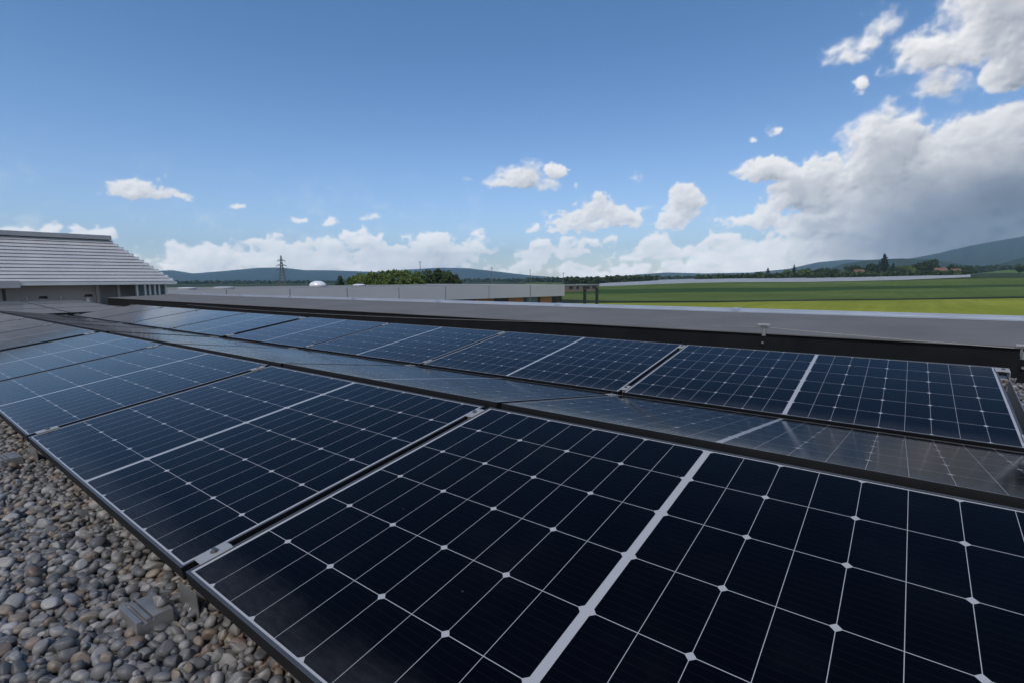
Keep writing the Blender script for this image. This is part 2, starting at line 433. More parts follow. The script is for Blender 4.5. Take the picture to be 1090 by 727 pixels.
def leaf_mat(name, c0_, c1_):
    mt = bpy.data.materials.new(name); mt.use_nodes = True
    t = NT(mt.node_tree); bs = mt.node_tree.nodes['Principled BSDF']
    ge = t.new('ShaderNodeNewGeometry')
    oi = t.new('ShaderNodeObjectInfo').outputs['Random']
    n = t.noise(ge.outputs['Position'], .45, 3, .6)
    col = t.mix(t.m('ADD', t.m('MULTIPLY', ge.outputs['Random Per Island'], .5), t.m('MULTIPLY', n, .5)), (*c0_, 1), (*c1_, 1))
    col = t.mix(t.m('MULTIPLY', oi, .35), col, (*tuple(a * .55 for a in c0_), 1))
    t.put(bs.inputs['Base Color'], col); bs.inputs['Roughness'].default_value = .7; bs.inputs['Specular IOR Level'].default_value = .2
    return mt
M_leaf = leaf_mat('leaf_green', (.075, .11, .025), (.19, .25, .055))
M_leafd = leaf_mat('leaf_dark', (.030, .050, .018), (.08, .115, .034))
M_conif = leaf_mat('conifer_green', (.012, .022, .012), (.028, .045, .02))

# ------------------------------------------------------------------ terrain
ZG = -8.0
def smooth01(x):
    x = np.clip(x, 0, 1); return x * x * (3 - 2 * x)
def hterr(x, y):
    """low plain that rises gently to the right-hand (east) side"""
    x = np.asarray(x, float); y = np.asarray(y, float)
    dxx, dyy = x - CAM.x, y - CAM.y
    Z = dxx * FWD.x + dyy * FWD.y
    X = dxx * RGT.x + dyy * RGT.y
    tn = X / np.maximum(Z, 1)
    tg = np.interp(tn, [.05, .178, .294, .44, .59, .77, .91, 1.25], [-8, -6.2, -2.2, .4, .5, 1.8, 3.2, 3.4])
    rise = (tg + 8) * smooth01((Z - 230) / 560.)
    rise2 = 24. * smooth01((Z - 820) / 900.) * smooth01((tn - .84) / .2)
    und = .5 * np.sin(x / 90.) * np.cos(y / 120.) * smooth01((Z - 150) / 200.)
    return ZG + rise + rise2 + und
def onterr(px, py, off=0.):
    d = ray(px, py); k = 20.; 
    for i in range(4000):
        p = CAM + d * k
        h = float(hterr(p.x, p.y)) + off
        if p.z <= h: 
            lo, hi = k / 1.01, k
            for _ in range(20):
                mid = (lo + hi) / 2; p = CAM + d * mid
                if p.z <= float(hterr(p.x, p.y)) + off: hi = mid
                else: lo = mid
            p = CAM + d * hi
            return Vector((p.x, p.y, float(hterr(p.x, p.y)) + off))
        k *= 1.01
        if k > 9000: break
    p = CAM + d * 3000
    return Vector((p.x, p.y, float(hterr(p.x, p.y)) + off))

def field_mat(name, c_, c2, row_dir=0., scale=.8):
    mt = bpy.data.materials.new(name); mt.use_nodes = True
    t = NT(mt.node_tree); bs = mt.node_tree.nodes['Principled BSDF']
    pos = t.new('ShaderNodeNewGeometry').outputs['Position']
    n = t.noise(pos, .012, 6, .6); n2 = t.noise(t.v('MULTIPLY', pos, (.9, .06, 1)), .30, 6, .7)
    f = t.m('ADD', t.m('MULTIPLY', n, .6), t.m('MULTIPLY', n2, .4))
    t.put(bs.inputs['Base Color'], t.ramp(f, [(.38, tuple(q * .8 for q in c_)), (.5, c_), (.62, c2)])); bs.inputs['Roughness'].default_value = .95
    bs.inputs['Specular IOR Level'].default_value = .1
    return mt
M_ground = field_mat('ground_grass', (.035, .055, .018), (.06, .085, .025))
M_f_yel = field_mat('field_yellow_green', (.24, .27, .028), (.33, .33, .042))
M_f_mid = field_mat('field_mid_green', (.095, .14, .025), (.135, .175, .045))
M_f_drk = field_mat('field_dark_green', (.035, .075, .014), (.048, .092, .020))
M_f_hedge = field_mat('field_margin', (.018, .028, .012), (.03, .04, .016))
M_f_bright = field_mat('field_bright_green', (.12, .19, .04), (.16, .24, .05))

# ground sheet: polar grid round the camera
rs = np.concatenate([[0.], np.geomspace(6, 10200, 110)]); ths = np.linspace(0, 2 * np.pi, 361)[:-1]
Rr, Th = np.meshgrid(rs, ths, indexing='ij')
gx = CAM.x + Rr * np.cos(Th); gy = CAM.y + Rr * np.sin(Th); gz = hterr(gx, gy)
vv = np.stack([gx, gy, gz], -1).reshape(-1, 3); nth = len(ths)
ii, jj = np.meshgrid(np.arange(len(rs) - 1), np.arange(nth), indexing='ij')
ff = np.stack([ii * nth + jj, (ii + 1) * nth + jj, (ii + 1) * nth + (jj + 1) % nth, ii * nth + (jj + 1) % nth], -1).reshape(-1, 4)
tag(meshobj('ground', vv, ff, M_ground, True), kind='structure')

def lerp_line(pts, x):
    xs_ = [p[0] for p in pts]; ys_ = [p[1] for p in pts]
    return float(np.interp(x, xs_, ys_))
def field(name, top, bot, x0, x1, mt, off, n=40, kind='structure', ny=10):
    """a strip of farmland between two field edges; runs well past the frame on the right"""
    V = []; 
    for i in range(n + 1):
        x = x0 + (x1 - x0) * i / n
        a = onterr(x, lerp_line(top, x)); b = onterr(x, lerp_line(bot, x))
        for j in range(ny + 1):
            s_ = j / ny; X_ = a.x + (b.x - a.x) * s_; Y_ = a.y + (b.y - a.y) * s_
            V.append((X_, Y_, float(hterr(X_, Y_)) + off))
    F_ = [(i * (ny + 1) + j, i * (ny + 1) + j + 1, (i + 1) * (ny + 1) + j + 1, (i + 1) * (ny + 1) + j) for i in range(n) for j in range(ny)]
    o = meshobj(name, np.array(V), np.array(F_), mt, True)
    return tag(o, kind=kind)
Ltop = [(560, 300), (637, 303.6), (700, 301.6), (780, 301.0), (860, 301.0), (960, 299.2), (1040, 297.0), (1300, 294)]
L1 = [(560, 307), (640, 309), (760, 307.0), (810, 307.0), (960, 305), (1090, 303.2), (1300, 301)]
L2 = [(560, 313), (640, 313.5), (760, 311.5), (810, 311.8), (960, 308.0), (1090, 306.0), (1300, 303)]
L3 = [(560, 318), (640, 321), (760, 321.2), (810, 320.3), (960, 318.6), (1090, 316.2), (1300, 313)]
L4 = [(560, 324), (640, 323.5), (760, 322.9), (810, 321.9), (960, 320.2), (1090, 318.4), (1300, 315)]
L5 = [(560, 352), (1300, 350)]
field('field', Ltop, L1, 560, 1300, M_f_mid, .10)
field('field', L1, L2, 560, 1300, M_f_drk, .12)
field('field', L2, L3, 560, 1300, M_f_mid, .14)
field('field', L3, L4, 560, 1300, M_f_hedge, .16)
field('field', L4, L5, 560, 1300, M_f_yel, .18)
field('field', [(1030, 287.6), (1300, 283)], [(1030, 291.2), (1300, 290)], 1034, 1300, M_f_bright, .3, n=20)

# ------------------------------------------------------------------ hills and mountains (structure)
def ridge(name, prof, Z, depth, mt, seed, rough=.05):
    """mountain range: skyline heights taken along the view, real distance, width and slopes"""
    rg = np.random.default_rng(seed)
    xs_ = np.arange(prof[0][0], prof[-1][0] + 1, 4.0)
    n = len(xs_); ny = 24
    ph = rg.uniform(0, 6.28, 12)
    V = np.zeros((n, ny + 1, 3))
    for i, x in enumerate(xs_):
        y = lerp_line(prof, x); top = at(x, y, Z); base = Vector((top.x, top.y, 0))
        h = top.z - ZG
        dr = Vector((base.x - CAM.x, base.y - CAM.y, 0)).normalized()
        jit = sum(math.sin(x * (.03 * 1.7 ** k) + ph[k]) / 1.6 ** k for k in range(7))
        for j in range(ny + 1):
            s_ = (j / ny) * 2 - 1           # -1 front foot .. 0 crest .. 1 back foot
            hh = (1 - abs(s_)) ** 1.15
            gul = 1 + (.22 * math.sin(x * .11 + 3 * s_ + ph[8]) + .16 * math.sin(x * .27 - 5 * s_ + ph[9])) * abs(s_) * (1 - abs(s_)) * 4 * .6
            p = base + dr * (s_ * depth * (1 + .12 * jit * (1 - hh)))
            V[i, j] = (p.x, p.y, ZG - 4 + (h + 4) * hh * gul + (rough * h * jit * .15 if 0 < j < ny else 0))
    ii, jj = np.meshgrid(np.arange(n - 1), np.arange(ny), indexing='ij')
    a = ii * (ny + 1) + jj
    F_ = np.stack([a, a + ny + 1, a + ny + 2, a + 1], -1).reshape(-1, 4)
    o = meshobj(name, V.reshape(-1, 3), F_, mt, True)
    return tag(o, kind='structure')
M_hill = field_mat('wooded_hill', (.022, .036, .016), (.06, .085, .03))
M_mount = field_mat('mountain_forest', (.028, .04, .026), (.05, .065, .04))
ridge('mountains', [(-500, 285), (-200, 283), (0, 286), (120, 290), (184, 288), (205, 291.5), (240, 289), (275, 285.5), (300, 285), (325, 288), (350, 288), (400, 290), (440, 287), (470, 285.5), (498, 286.0), (530, 289.5), (560, 293), (610, 297), (660, 300)], 8200, 1500, M_mount, 3)
ridge('mountains', [(600, 300), (650, 295), (680, 292.5), (710, 290.5), (750, 291.5), (800, 290.5), (840, 286.5), (870, 279.5), (900, 277.0), (940, 277.6), (990, 279), (1060, 284), (1120, 288)], 8000, 1400, M_mount, 5)
ridge('mountains', [(880, 296), (930, 283), (960, 277), (1000, 270), (1030, 263), (1060, 257), (1090, 252), (1150, 244), (1220, 240), (1400, 240), (1600, 250)], 6400, 1500, M_mount, 8)
ridge('hills', [(870, 292), (895, 282), (925, 277.2), (955, 275.6), (990, 276.6), (1020, 281), (1050, 287), (1080, 290)], 3600, 700, M_hill, 9)
ridge('hills', [(1030, 289), (1060, 283), (1080, 277), (1100, 272), (1160, 266), (1300, 262), (1500, 268)], 3400, 700, M_hill, 12)
#HAZE#
hb = MB(); hb.box(-10300, -10300, ZG - 6.0, 10300, 10300, 720)
M_haze = bpy.data.materials.new('haze_air'); M_haze.use_nodes = True
ht = M_haze.node_tree; ht.nodes.clear()
pv = ht.nodes.new('ShaderNodeVolumePrincipled'); pv.inputs['Color'].default_value = (.66, .86, 1, 1); pv.inputs['Density'].default_value = 9.0e-5; pv.inputs['Anisotropy'].default_value = .75
ho = ht.nodes.new('ShaderNodeOutputMaterial'); ht.links.new(pv.outputs[0], ho.inputs['Volume'])
tag(hb.build('haze', M_haze), kind='stuff')

# ------------------------------------------------------------------ trees
def leaf_cloud(lobes, n, size, seed, conifer=False):
    """leaf-clump quads scattered through ellipsoid lobes (or up a cone)"""
    rg = np.random.default_rng(seed)
    if conifer:
        H, Rb, z0 = lobes
        tt = rg.random(n) ** .75 ; zz = z0 + (H - z0) * (1 - tt) if False else z0 + (H - z0) * (1 - np.sqrt(rg.random(n)))
        fr_ = 1 - (zz - z0) / (H - z0)
        an = rg.random(n) * 6.283
        tier = .72 + .28 * np.sin(zz / H * 46 + 2 * np.sin(an * 3))
        rr = Rb * (fr_ ** .85) * np.sqrt(rg.random(n)) * tier * (.8 + .35 * np.sin(an * 4 + zz))
        c = np.stack([rr * np.cos(an), rr * np.sin(an), zz], -1)
    else:
        lb = np.array(lobes); wgt = (lb[:, 3] * lb[:, 4] * lb[:, 5]) ** .67; wgt /= wgt.sum()
        k = rg.choice(len(lb), n, p=wgt)
        d = rg.normal(size=(n, 3)); d /= np.linalg.norm(d, axis=1)[:, None]
        r = (.35 + .65 * rg.random(n) ** .5) * (1 + .16 * np.sin(d[:, 0] * 5 + k) * np.sin(d[:, 2] * 6 + k * 2)) * (1 + rg.normal(size=n) * .06)
        c = lb[k, :3] + d * lb[k, 3:6] * r[:, None]
    u = rg.normal(size=(n, 3)); u /= np.linalg.norm(u, axis=1)[:, None]
    w_ = np.cross(u, rg.normal(size=(n, 3))); w_ /= np.linalg.norm(w_, axis=1)[:, None]
    s_ = size * (.6 + .8 * rg.random(n))[:, None]
    V = np.stack([c - u * s_, c - w_ * s_ * .7, c + u * s_, c + w_ * s_ * .7], 1).reshape(-1, 3)
    return V, np.arange(4 * n).reshape(-1, 4)
def make_tree(h, wdt, seed, mt, n=1500, conifer=False):
    rg = random.Random(seed)
    root = empty('conifer' if conifer else 'tree')
    if conifer:
        V, F_ = leaf_cloud((h, wdt / 2, h * .06), n, h * .030, seed, True)
    else:
        lobes = []
        for i in range(rg.randint(8, 12)):
            an = rg.uniform(0, 6.28); r = wdt * rg.uniform(.05, .32); zc = h * rg.uniform(.38, .80)
            s_ = wdt * rg.uniform(.14, .24)
            lobes.append((r * math.cos(an), r * math.sin(an), zc, s_, s_, s_ * rg.uniform(.7, 1.0)))
        lobes.append((0, 0, h * .85, wdt * .18, wdt * .18, h * .14))
        V, F_ = leaf_cloud(lobes, n, wdt * .042, seed)
    cr = meshobj('crown', V, F_, mt); cr.parent = root
    t_ = MB(); t_.tube((0, 0, -1.), (0, 0, h * .55), h * .028, h * .012, 8)
    if not conifer:
        for i in range(4):
            an = i * 1.6 + seed; t_.tube((0, 0, h * .3), (wdt * .25 * math.cos(an), wdt * .25 * math.sin(an), h * .62), h * .012, h * .005, 6)
    t_.build('trunk', M_bark, root, smooth=True)
    return root
def place_tree(px, ytop, ybase, wpx, Z, label, group, seed, mt=None, conifer=False, n=1500):
    p = at(px, ytop, Z); zg = float(hterr(p.x, p.y))
    h = p.z - zg; wd = wpx / FPX * Z
    o = make_tree(h, wd, seed, mt or (M_conif if conifer else M_leaf), n, conifer)
    o.location = (p.x, p.y, zg)
    tag(o, label, 'conifer' if conifer else 'tree', group)
    return o
# clump of broadleaf trees behind the neighbouring flat roof
clump = [(362, 293.2, 9, 1), (372, 295, 14, 0), (383, 291.5, 18, 0), (396, 289.5, 20, 0), (408, 288.5, 20, 0), (421, 286.8, 20, 0), (433, 287.4, 20, 0), (444, 289, 18, 0),
         (455, 287.2, 20, 1), (466, 286.4, 20, 1), (477, 288.5, 20, 1), (485, 292.0, 12, 1), (390, 293, 16, 0), (414, 292, 20, 0), (440, 293, 22, 0)]
for i, (px, yt, wpx, dk) in enumerate(clump):
    fr_ = i >= 12
    Z_ = 205 + (i * 37) % 26 if not fr_ else 190
    lab = ('%s %s broadleaf tree from the left in the clump behind the flat roof' % (ORD[i], 'dark' if dk else 'light green')) if not fr_ else ('low bushy tree in front of the clump, %s from the left' % ORD[i - 12])
    place_tree(px, yt, 303, wpx * 1.45, Z_, lab, 'trees in the clump beyond the neighbouring roof', 40 + i, M_leafd if dk else M_leaf, n=2600)
# village on the right: conifers, round trees, houses
vill = [(762, 294.5, 10, 0, 1), (808, 291, 11, 0, 1), (817.7, 285, 5, 1, 1), (837, 288, 10, 0, 0), (845.5, 281.5, 5, 1, 1), (857, 287, 12, 0, 0), (868, 288.5, 12, 0, 1), (878, 287, 11, 0, 1), (889, 287, 13, 0, 1),
        (899, 288, 10, 0, 0), (908, 282.8, 12, 0, 1), (919, 285, 10, 0, 1), (928, 280, 10, 0, 1), (934, 284, 8, 1, 1), (942, 269.5, 13, 1, 1), (951, 279.5, 6, 1, 1), (958, 285, 12, 0, 1), (966, 283, 12, 0, 0),
        (974, 281.5, 14, 0, 1), (981, 279.5, 10, 0, 1), (988, 277, 14, 0, 1), (995, 282, 10, 0, 1), (1013, 281.5, 10, 0, 1), (1023, 284.8, 14, 0, 1), (1006, 289, 8, 0, 0), (1086, 283.5, 6, 0, 1), (1030, 288, 8, 0, 1)]
for i, (px, yt, wpx, co, dk) in enumerate(vill):
    Z_ = 835 + (i * 53) % 60
    lab = '%s %s from the left in the tree line by the village' % (ORD[i] if i < 20 else '%s-%s' % ('twenty', ORD[i - 20]), 'dark pointed conifer' if co else ('dark rounded tree' if dk else 'lighter green tree'))
    if i == 14: lab = 'tallest pointed dark conifer rising above the village tree line'
    place_tree(px, yt, 295, wpx * (1.9 if co else 1.5), Z_, lab, 'trees along the village edge', 80 + i, (M_conif if co else (M_leafd if dk else M_leaf)), bool(co), 1500)
def house(px, ytop, wpx, hpx, Z, roofm, wallm, label, seed):
    p = at(px, ytop, Z); zg = float(hterr(p.x, p.y)); W_ = wpx / FPX * Z; H_ = p.z - zg; D_ = 9.
    t = empty('house', (p.x, p.y, zg), math.atan2(RGT.y, RGT.x) + .12 * (seed % 3 - 1))
    he = H_ * .55
    b = MB(); b.box(-W_ / 2, -D_ / 2, -1, W_ / 2, D_ / 2, he); b.poly([(-W_ / 2, -D_ / 2, he), (-W_ / 2, D_ / 2, he), (-W_ / 2, 0, H_ - .1)]); b.poly([(W_ / 2, -D_ / 2, he), (W_ / 2, 0, H_ - .1), (W_ / 2, D_ / 2, he)])
    b.build('wall', wallm, t)
    r = MB(); e = .5
    for s_ in (-1, 1):
        q = [(-W_ / 2 - e, s_ * (D_ / 2 + e), he - .25), (W_ / 2 + e, s_ * (D_ / 2 + e), he - .25), (W_ / 2 + e, 0, H_), (-W_ / 2 - e, 0, H_)]
        if s_ > 0: q = q[::-1]
        r.hexa([(a, b_, c - .18) for a, b_, c in (q if s_ < 0 else q)], q)
    rf = r.build('roof', roofm, t)
    c = MB(); c.box(W_ * .2, .6, H_ - 1.4, W_ * .2 + .7, 1.3, H_ + .8); c.build('chimney', M_brick, rf)
    nw = max(2, int(W_ / 3.2))
    for i in range(nw):
        x = -W_ / 2 + (i + .5) * W_ / nw
        f = MB(); f.box(x - .5, -D_ / 2 - .05, he * .45, x + .5, -D_ / 2 - .004, he * .45 + 1.3); f.build('window', M_dark, t)
    tag(t, label, 'house', 'village houses among the trees')
for a in [(862, 291.5, 9, 4, 828, M_tile, M_house, 'leftmost low house with reddish roof at the village edge', 1),
          (829, 292.5, 10, 4, 830, M_tile, M_house, 'small house with brown roof left of the slim dark conifer', 5),
          (900, 290.5, 12, 4, 826, M_tile, M_house, 'house with reddish roof between rounded trees, middle of the village', 2),
          (914, 287.5, 10, 6, 828, M_tile, M_house, 'red-roofed house just left of the tallest conifer', 3),
          (1001, 285.5, 13, 6, 827, M_tile, M_house, 'largest pale house with tiled roof right of the dark tree group', 4),
          (1017, 286.5, 9, 6, 825, M_tile, M_house, 'rightmost house with red roof at the end of the village', 6)]:
    house(*a)

def woodland(name, segs, hgt, seed, n, size, label):
    rg = np.random.default_rng(seed); V = []; 
    c = []
    for (xa, ya, xb, yb, Z_) in segs:
        k = int(n / len(segs)); t_ = rg.random(k); xs_ = xa + (xb - xa) * t_
        for x, tt in zip(xs_, t_):
            y = ya + (yb - ya) * tt; y -= 1.2 * max(0, math.sin(x * .9 + 2 * math.sin(x * .31))) 
            Zr = Z_ * (1 + rg.random() * .05); top = at(x, y, Zr); zg = float(hterr(top.x, top.y))
            c.append((top.x, top.y, zg + (top.z - zg) * (1 - rg.random() ** 1.6)))
    c = np.array(c); n = len(c)
    u = rg.normal(size=(n, 3)); u /= np.linalg.norm(u, axis=1)[:, None]
    w_ = np.cross(u, rg.normal(size=(n, 3))); w_ /= np.linalg.norm(w_, axis=1)[:, None]
    s_ = size * (.6 + .8 * rg.random(n))[:, None]
    V = np.stack([c - u * s_, c - w_ * s_, c + u * s_, c + w_ * s_], 1).reshape(-1, 3)
    return tag(meshobj(name, V, np.arange(4 * n).reshape(-1, 4), M_leafd), label, 'woodland', kind='stuff')
woodland('woodland', [(150, 301.0, 360, 300.6, 2000), (360, 299.5, 640, 298, 2000), (560, 298.0, 760, 296.0, 1500)], 9, 5, 14000, 5., 'far dark belt of woodland along the horizon')
woodland('hedgerow', [(600, 296.5, 645, 296.5, 800), (645, 295.5, 700, 295.2, 700), (740, 294.8, 860, 291.5, 700), (860, 291.5, 1030, 289.5, 680)], 6, 6, 14000, 1.6, 'low dark hedge and scrub behind the fields')
woodland('hedgerow', [(1030, 285.0, 1100, 283.4, 1600), (1100, 283.4, 1300, 282, 1600)], 6, 7, 4000, 3.5, 'dark hedge behind the bright green field at far right')

# ------------------------------------------------------------------ white crop tunnels
tt_top = [(637, 303.5), (660, 300.8), (700, 299.0), (740, 297.4), (780, 296.6), (860, 296.2), (960, 294.6), (1034, 293.2)]
tt_bot = [(637, 305.3), (660, 304.6), (700, 303.0), (740, 301.6), (780, 300.9), (860, 300.7), (960, 298.6), (1034, 295.4)]
NT_ = 9
for r in range(NT_):
    s0 = (r + .05) / NT_; s1 = (r + .90) / NT_
    V = []; F_ = []; npx = 60
    for i in range(npx + 1):
        x = 638 + (1033 - 638) * i / npx
        ya = lerp_line(tt_bot, x) * (1 - s0) + lerp_line(tt_top, x) * s0
        yb = lerp_line(tt_bot, x) * (1 - s1) + lerp_line(tt_top, x) * s1
        a = onterr(x, ya); b = onterr(x, yb)
        wd = min((b - a).length, 30.); bb = a + (b - a).normalized() * wd
        for j in range(7):
            t_ = j / 6; p = a + (bb - a) * t_; hh = 1.1 * math.sin(math.pi * t_) ** .7
            V.append((p.x, p.y, float(hterr(p.x, p.y)) + .15 + hh))
    for i in range(npx):
        for j in range(6):
            k = i * 7 + j; F_.append((k, k + 7, k + 8, k + 1))
    o = meshobj('crop_tunnel', np.array(V), np.array(F_), M_poly, True)
    tag(o, 'long white plastic crop tunnel, %s counting from the nearest row' % ORD[r], 'crop tunnel', 'white crop tunnels across the field')

# ------------------------------------------------------------------ neighbouring flat building
def block(px0, px1, Z0, Z1, yt0, yb, back, name='x'):
    pass
A = at(150, 311.0, 64.0); B = at(601, 302.8, 110.0)
zt = (A.z + B.z) / 2
A2 = Vector((A.x, A.y, 0)); B2 = Vector((B.x, B.y, 0)); dAB = (B2 - A2).normalized(); nrm = Vector((-dAB.y, dAB.x, 0))
if nrm.dot(FWD) < 0: nrm = -nrm
LEN = (B2 - A2).length
nb = empty('neighbouring_building', (A.x, A.y, ZG), math.atan2(dAB.y, dAB.x))
sgn = 1 if nrm.dot(Vector((-dAB.y, dAB.x, 0))) > 0 else -1
DEP = 60.; Ht = zt - ZG
fz = 2.45     # height of fascia cladding
b = MB(); b.box(-25, .6, 0, LEN - .4, DEP, Ht - fz); b.build('wall', M_dark, nb)
b = MB(); b.box(-25.5, 0, Ht - fz, LEN, .6, Ht); b.box(LEN - .6, .601, Ht - fz, LEN, DEP, Ht); b.build('cladding_band', M_cladding, nb)
b = MB(); b.box(-25.5, .601, Ht - .35, LEN - .601, DEP, Ht - .12); b.build('roof_surface', M_roofgrey, nb)
def along(px):   # distance along the facade where the photo column px crosses it
    d = ray(px, 310); 
    t_ = ((A2.x - CAM.x) * nrm.x + (A2.y - CAM.y) * nrm.y) / (d.x * nrm.x + d.y * nrm.y)
    p = CAM + d * t_
    return (Vector((p.x, p.y, 0)) - A2).dot(dAB)
for px in (240.7, 308.5, 369.4, 424.6, 474.2, 520.5, 564.5):
    s_ = along(px); b = MB(); b.box(s_ - .05, -.02, Ht - fz + .02, s_ + .05, -.002, Ht - .02); b.build('cladding_joint', M_pylon, nb)
for i, (p0, p1, mt) in enumerate([(452, 480, M_dark), (483, 506, M_dark), (508, 527, M_orange), (530, 541, M_dark), (543, 559, M_orange), (562, 574, M_glasswin), (577, 589, M_orange), (592, 600, M_dark)]):
    s0 = along(p0); s1 = along(p1)
    q = MB(); q.box(s0, .5, 1.2, s1, .597, Ht - fz - .05); q.build('window', mt, nb)
tag(nb, 'long low building with pale grey cladding band beyond the roof edge', 'building')
# things standing on that roof
def skylight(px, ytop, wpx, Z_, label, hgt=None):
    p = at(px, ytop, Z_); r = wpx / FPX * Z_ / 2; z0 = zt - .12; h = max(.4, p.z - z0)
    t = empty('skylight', (p.x, p.y, z0))
    d = MB(); n = 20; mrows = 7
    for j in range(mrows):
        a0_ = j / mrows * math.pi / 2; a1_ = (j + 1) / mrows * math.pi / 2
        for i in range(n):
            t0 = 2 * math.pi * i / n; t1 = 2 * math.pi * (i + 1) / n
            f = lambda a_, t__: (r * math.cos(a_) * math.cos(t__), r * math.cos(a_) * math.sin(t__), .3 + (h - .3) * math.sin(a_))
            d.poly([f(a0_, t0), f(a0_, t1), f(a1_, t1), f(a1_, t0)])
    d.build('dome', M_dome, t, smooth=True)
    k = MB(); k.tube((0, 0, 0), (0, 0, .3), r * 1.05, r * 1.05, 24); k.build('kerb', M_fascia, t)
    tag(t, label, 'skylight', 'skylights on the neighbouring roof')
skylight(338, 299.3, 17, 105, 'largest white domed skylight on the neighbouring roof, beside the pylon')
skylight(382, 302.6, 13, 112, 'low white skylight just right of the large dome')
skylight(199, 307.6, 17, 78, 'flat white skylight nearest the louvred building')
skylight(238, 307.2, 20, 84, 'flat white skylight midway between louvred building and pylon')
# brown farm building and the posts
def simple_block(p0, p1, Z0, Z1, yt, name, mats, label, cat, dep=14.):
    a = at(p0, yt, Z0); c = at(p1, yt, Z1); zt_ = (a.z + c.z) / 2
    d_ = Vector((c.x - a.x, c.y - a.y, 0)); L_ = d_.length; d_.normalize()
    t = empty(name, (a.x, a.y, ZG), math.atan2(d_.y, d_.x)); H_ = zt_ - ZG
    q = MB(); q.box(0, 0, -.5, L_, dep, H_ - .4); q.build('wall', mats[0], t)
    q = MB(); q.box(-.3, -.3, H_ - .399, L_ + .3, dep + .3, H_); q.build('roof', mats[1], t)
    for f0, f1 in ((.08, .2), (.3, .38), (.5, .72), (.8, .92)):
        q = MB(); q.box(L_ * f0, -.08, H_ * .45, L_ * f1, -.005, H_ * .82); q.build('window', M_dark, t)
    tag(t, label, cat)
simple_block(603, 637, 330, 345, 303.6, 'farm_building', (M_brick, M_fascia), 'low brown building at the end of the grey flat roof', 'building')
for i, (px, yt) in enumerate([(622.5, 308.5), (635.5, 307.2)]):
    p = at(px, yt, 92)
    q = MB(); q.box(-.2, -.2, -.2, .2, .2, p.z - ZG); q.box(-.23, -.23, p.z - ZG + .001, .23, .23, p.z - ZG + .15)
    o = q.build('gate_post', M_dark); o.location = (p.x, p.y, ZG)
    tag(o, 'dark square post beyond the roof edge, %s of two' % ('left' if i == 0 else 'right'), 'post', 'two dark posts by the brown building')
# pylon and masts
def pylon(px, ytop, ybot, Z_, label, arm=1.0):
    p = at(px, ytop, Z_); zg = ZG; H_ = p.z - zg
    t = empty('electricity_pylon', (p.x, p.y, zg), math.atan2(RGT.y, RGT.x) + .2)
    q = MB(); r = max(.10, Z_ * .0006)
    def hw(z): return (H_ * .11) * (1 - z / H_) ** 1.3 + .25
    lv = [H_ * k / 12 for k in range(13)]
    for sx in (-1, 1):
        for sy in (-1, 1):
            for z0, z1 in zip(lv, lv[1:]):
                q.tube((sx * hw(z0), sy * hw(z0), z0), (sx * hw(z1), sy * hw(z1), z1), r, None, 5)
    for z0, z1 in zip(lv[:-1], lv[1:]):
        for s_ in (-1, 1):
            q.tube((-hw(z0), s_ * hw(z0), z0), (hw(z1), s_ * hw(z1), z1), r * .6, None, 4); q.tube((hw(z0), s_ * hw(z0), z0), (-hw(z1), s_ * hw(z1), z1), r * .6, None, 4)
    q.build('lattice_tower', M_pylon, t)
    for f, w_ in ((.60, .16), (.73, .13), (.86, .10)):
        a_ = MB(); z = H_ * f; w2 = H_ * w_ * arm
        for s_ in (-1, 1):
            a_.tube((0, 0, z), (s_ * w2, 0, z), r * .9, None, 5); a_.tube((0, 0, z + H_ * .04), (s_ * w2, 0, z), r * .7, None, 5)
            a_.tube((s_ * w2, 0, z), (s_ * w2, 0, z - H_ * .035), r * .7, None, 5)
        a_.build('cross_arm', M_pylon, t)
    tag(t, label, 'pylon')
pylon(299, 272.5, 304, 420, 'steel lattice electricity pylon with three cross arms on the left')
for px, yt, Z_, lab in ((447, 278.5, 520, 'slim mast rising above the tree clump'), (523.5, 285.0, 520, 'slim mast right of the tree clump'), (599.5, 290.5, 600, 'short slim mast above the end of the grey building')):
    p = at(px, yt, Z_); H_ = p.z - ZG
    t = empty('power_mast', (p.x, p.y, ZG), math.atan2(RGT.y, RGT.x))
    q = MB(); q.tube((0, 0, 0), (0, 0, H_), .5, .28, 8); q.build('pole', M_pylon, t)
    q = MB(); q.box(-1.6, -.12, H_ - 1.2, 1.6, .12, H_ - .9); q.build('cross_arm', M_pylon, t)
    tag(t, lab, 'mast', 'slim masts on the skyline')
p = at(564.3, 288.5, 9.5)
q = MB(); q.tube((0, 0, 0), (0, 0, p.z - .13), .006, .004, 8); q.tube((0, 0, 0), (0, 0, .05), .02, .02, 10)
o = q.build('lightning_rod', M_pylon); o.location = (p.x, p.y, .13 + .03)
tag(o, 'thin upright lightning rod standing on the grey roof edge', 'rod')

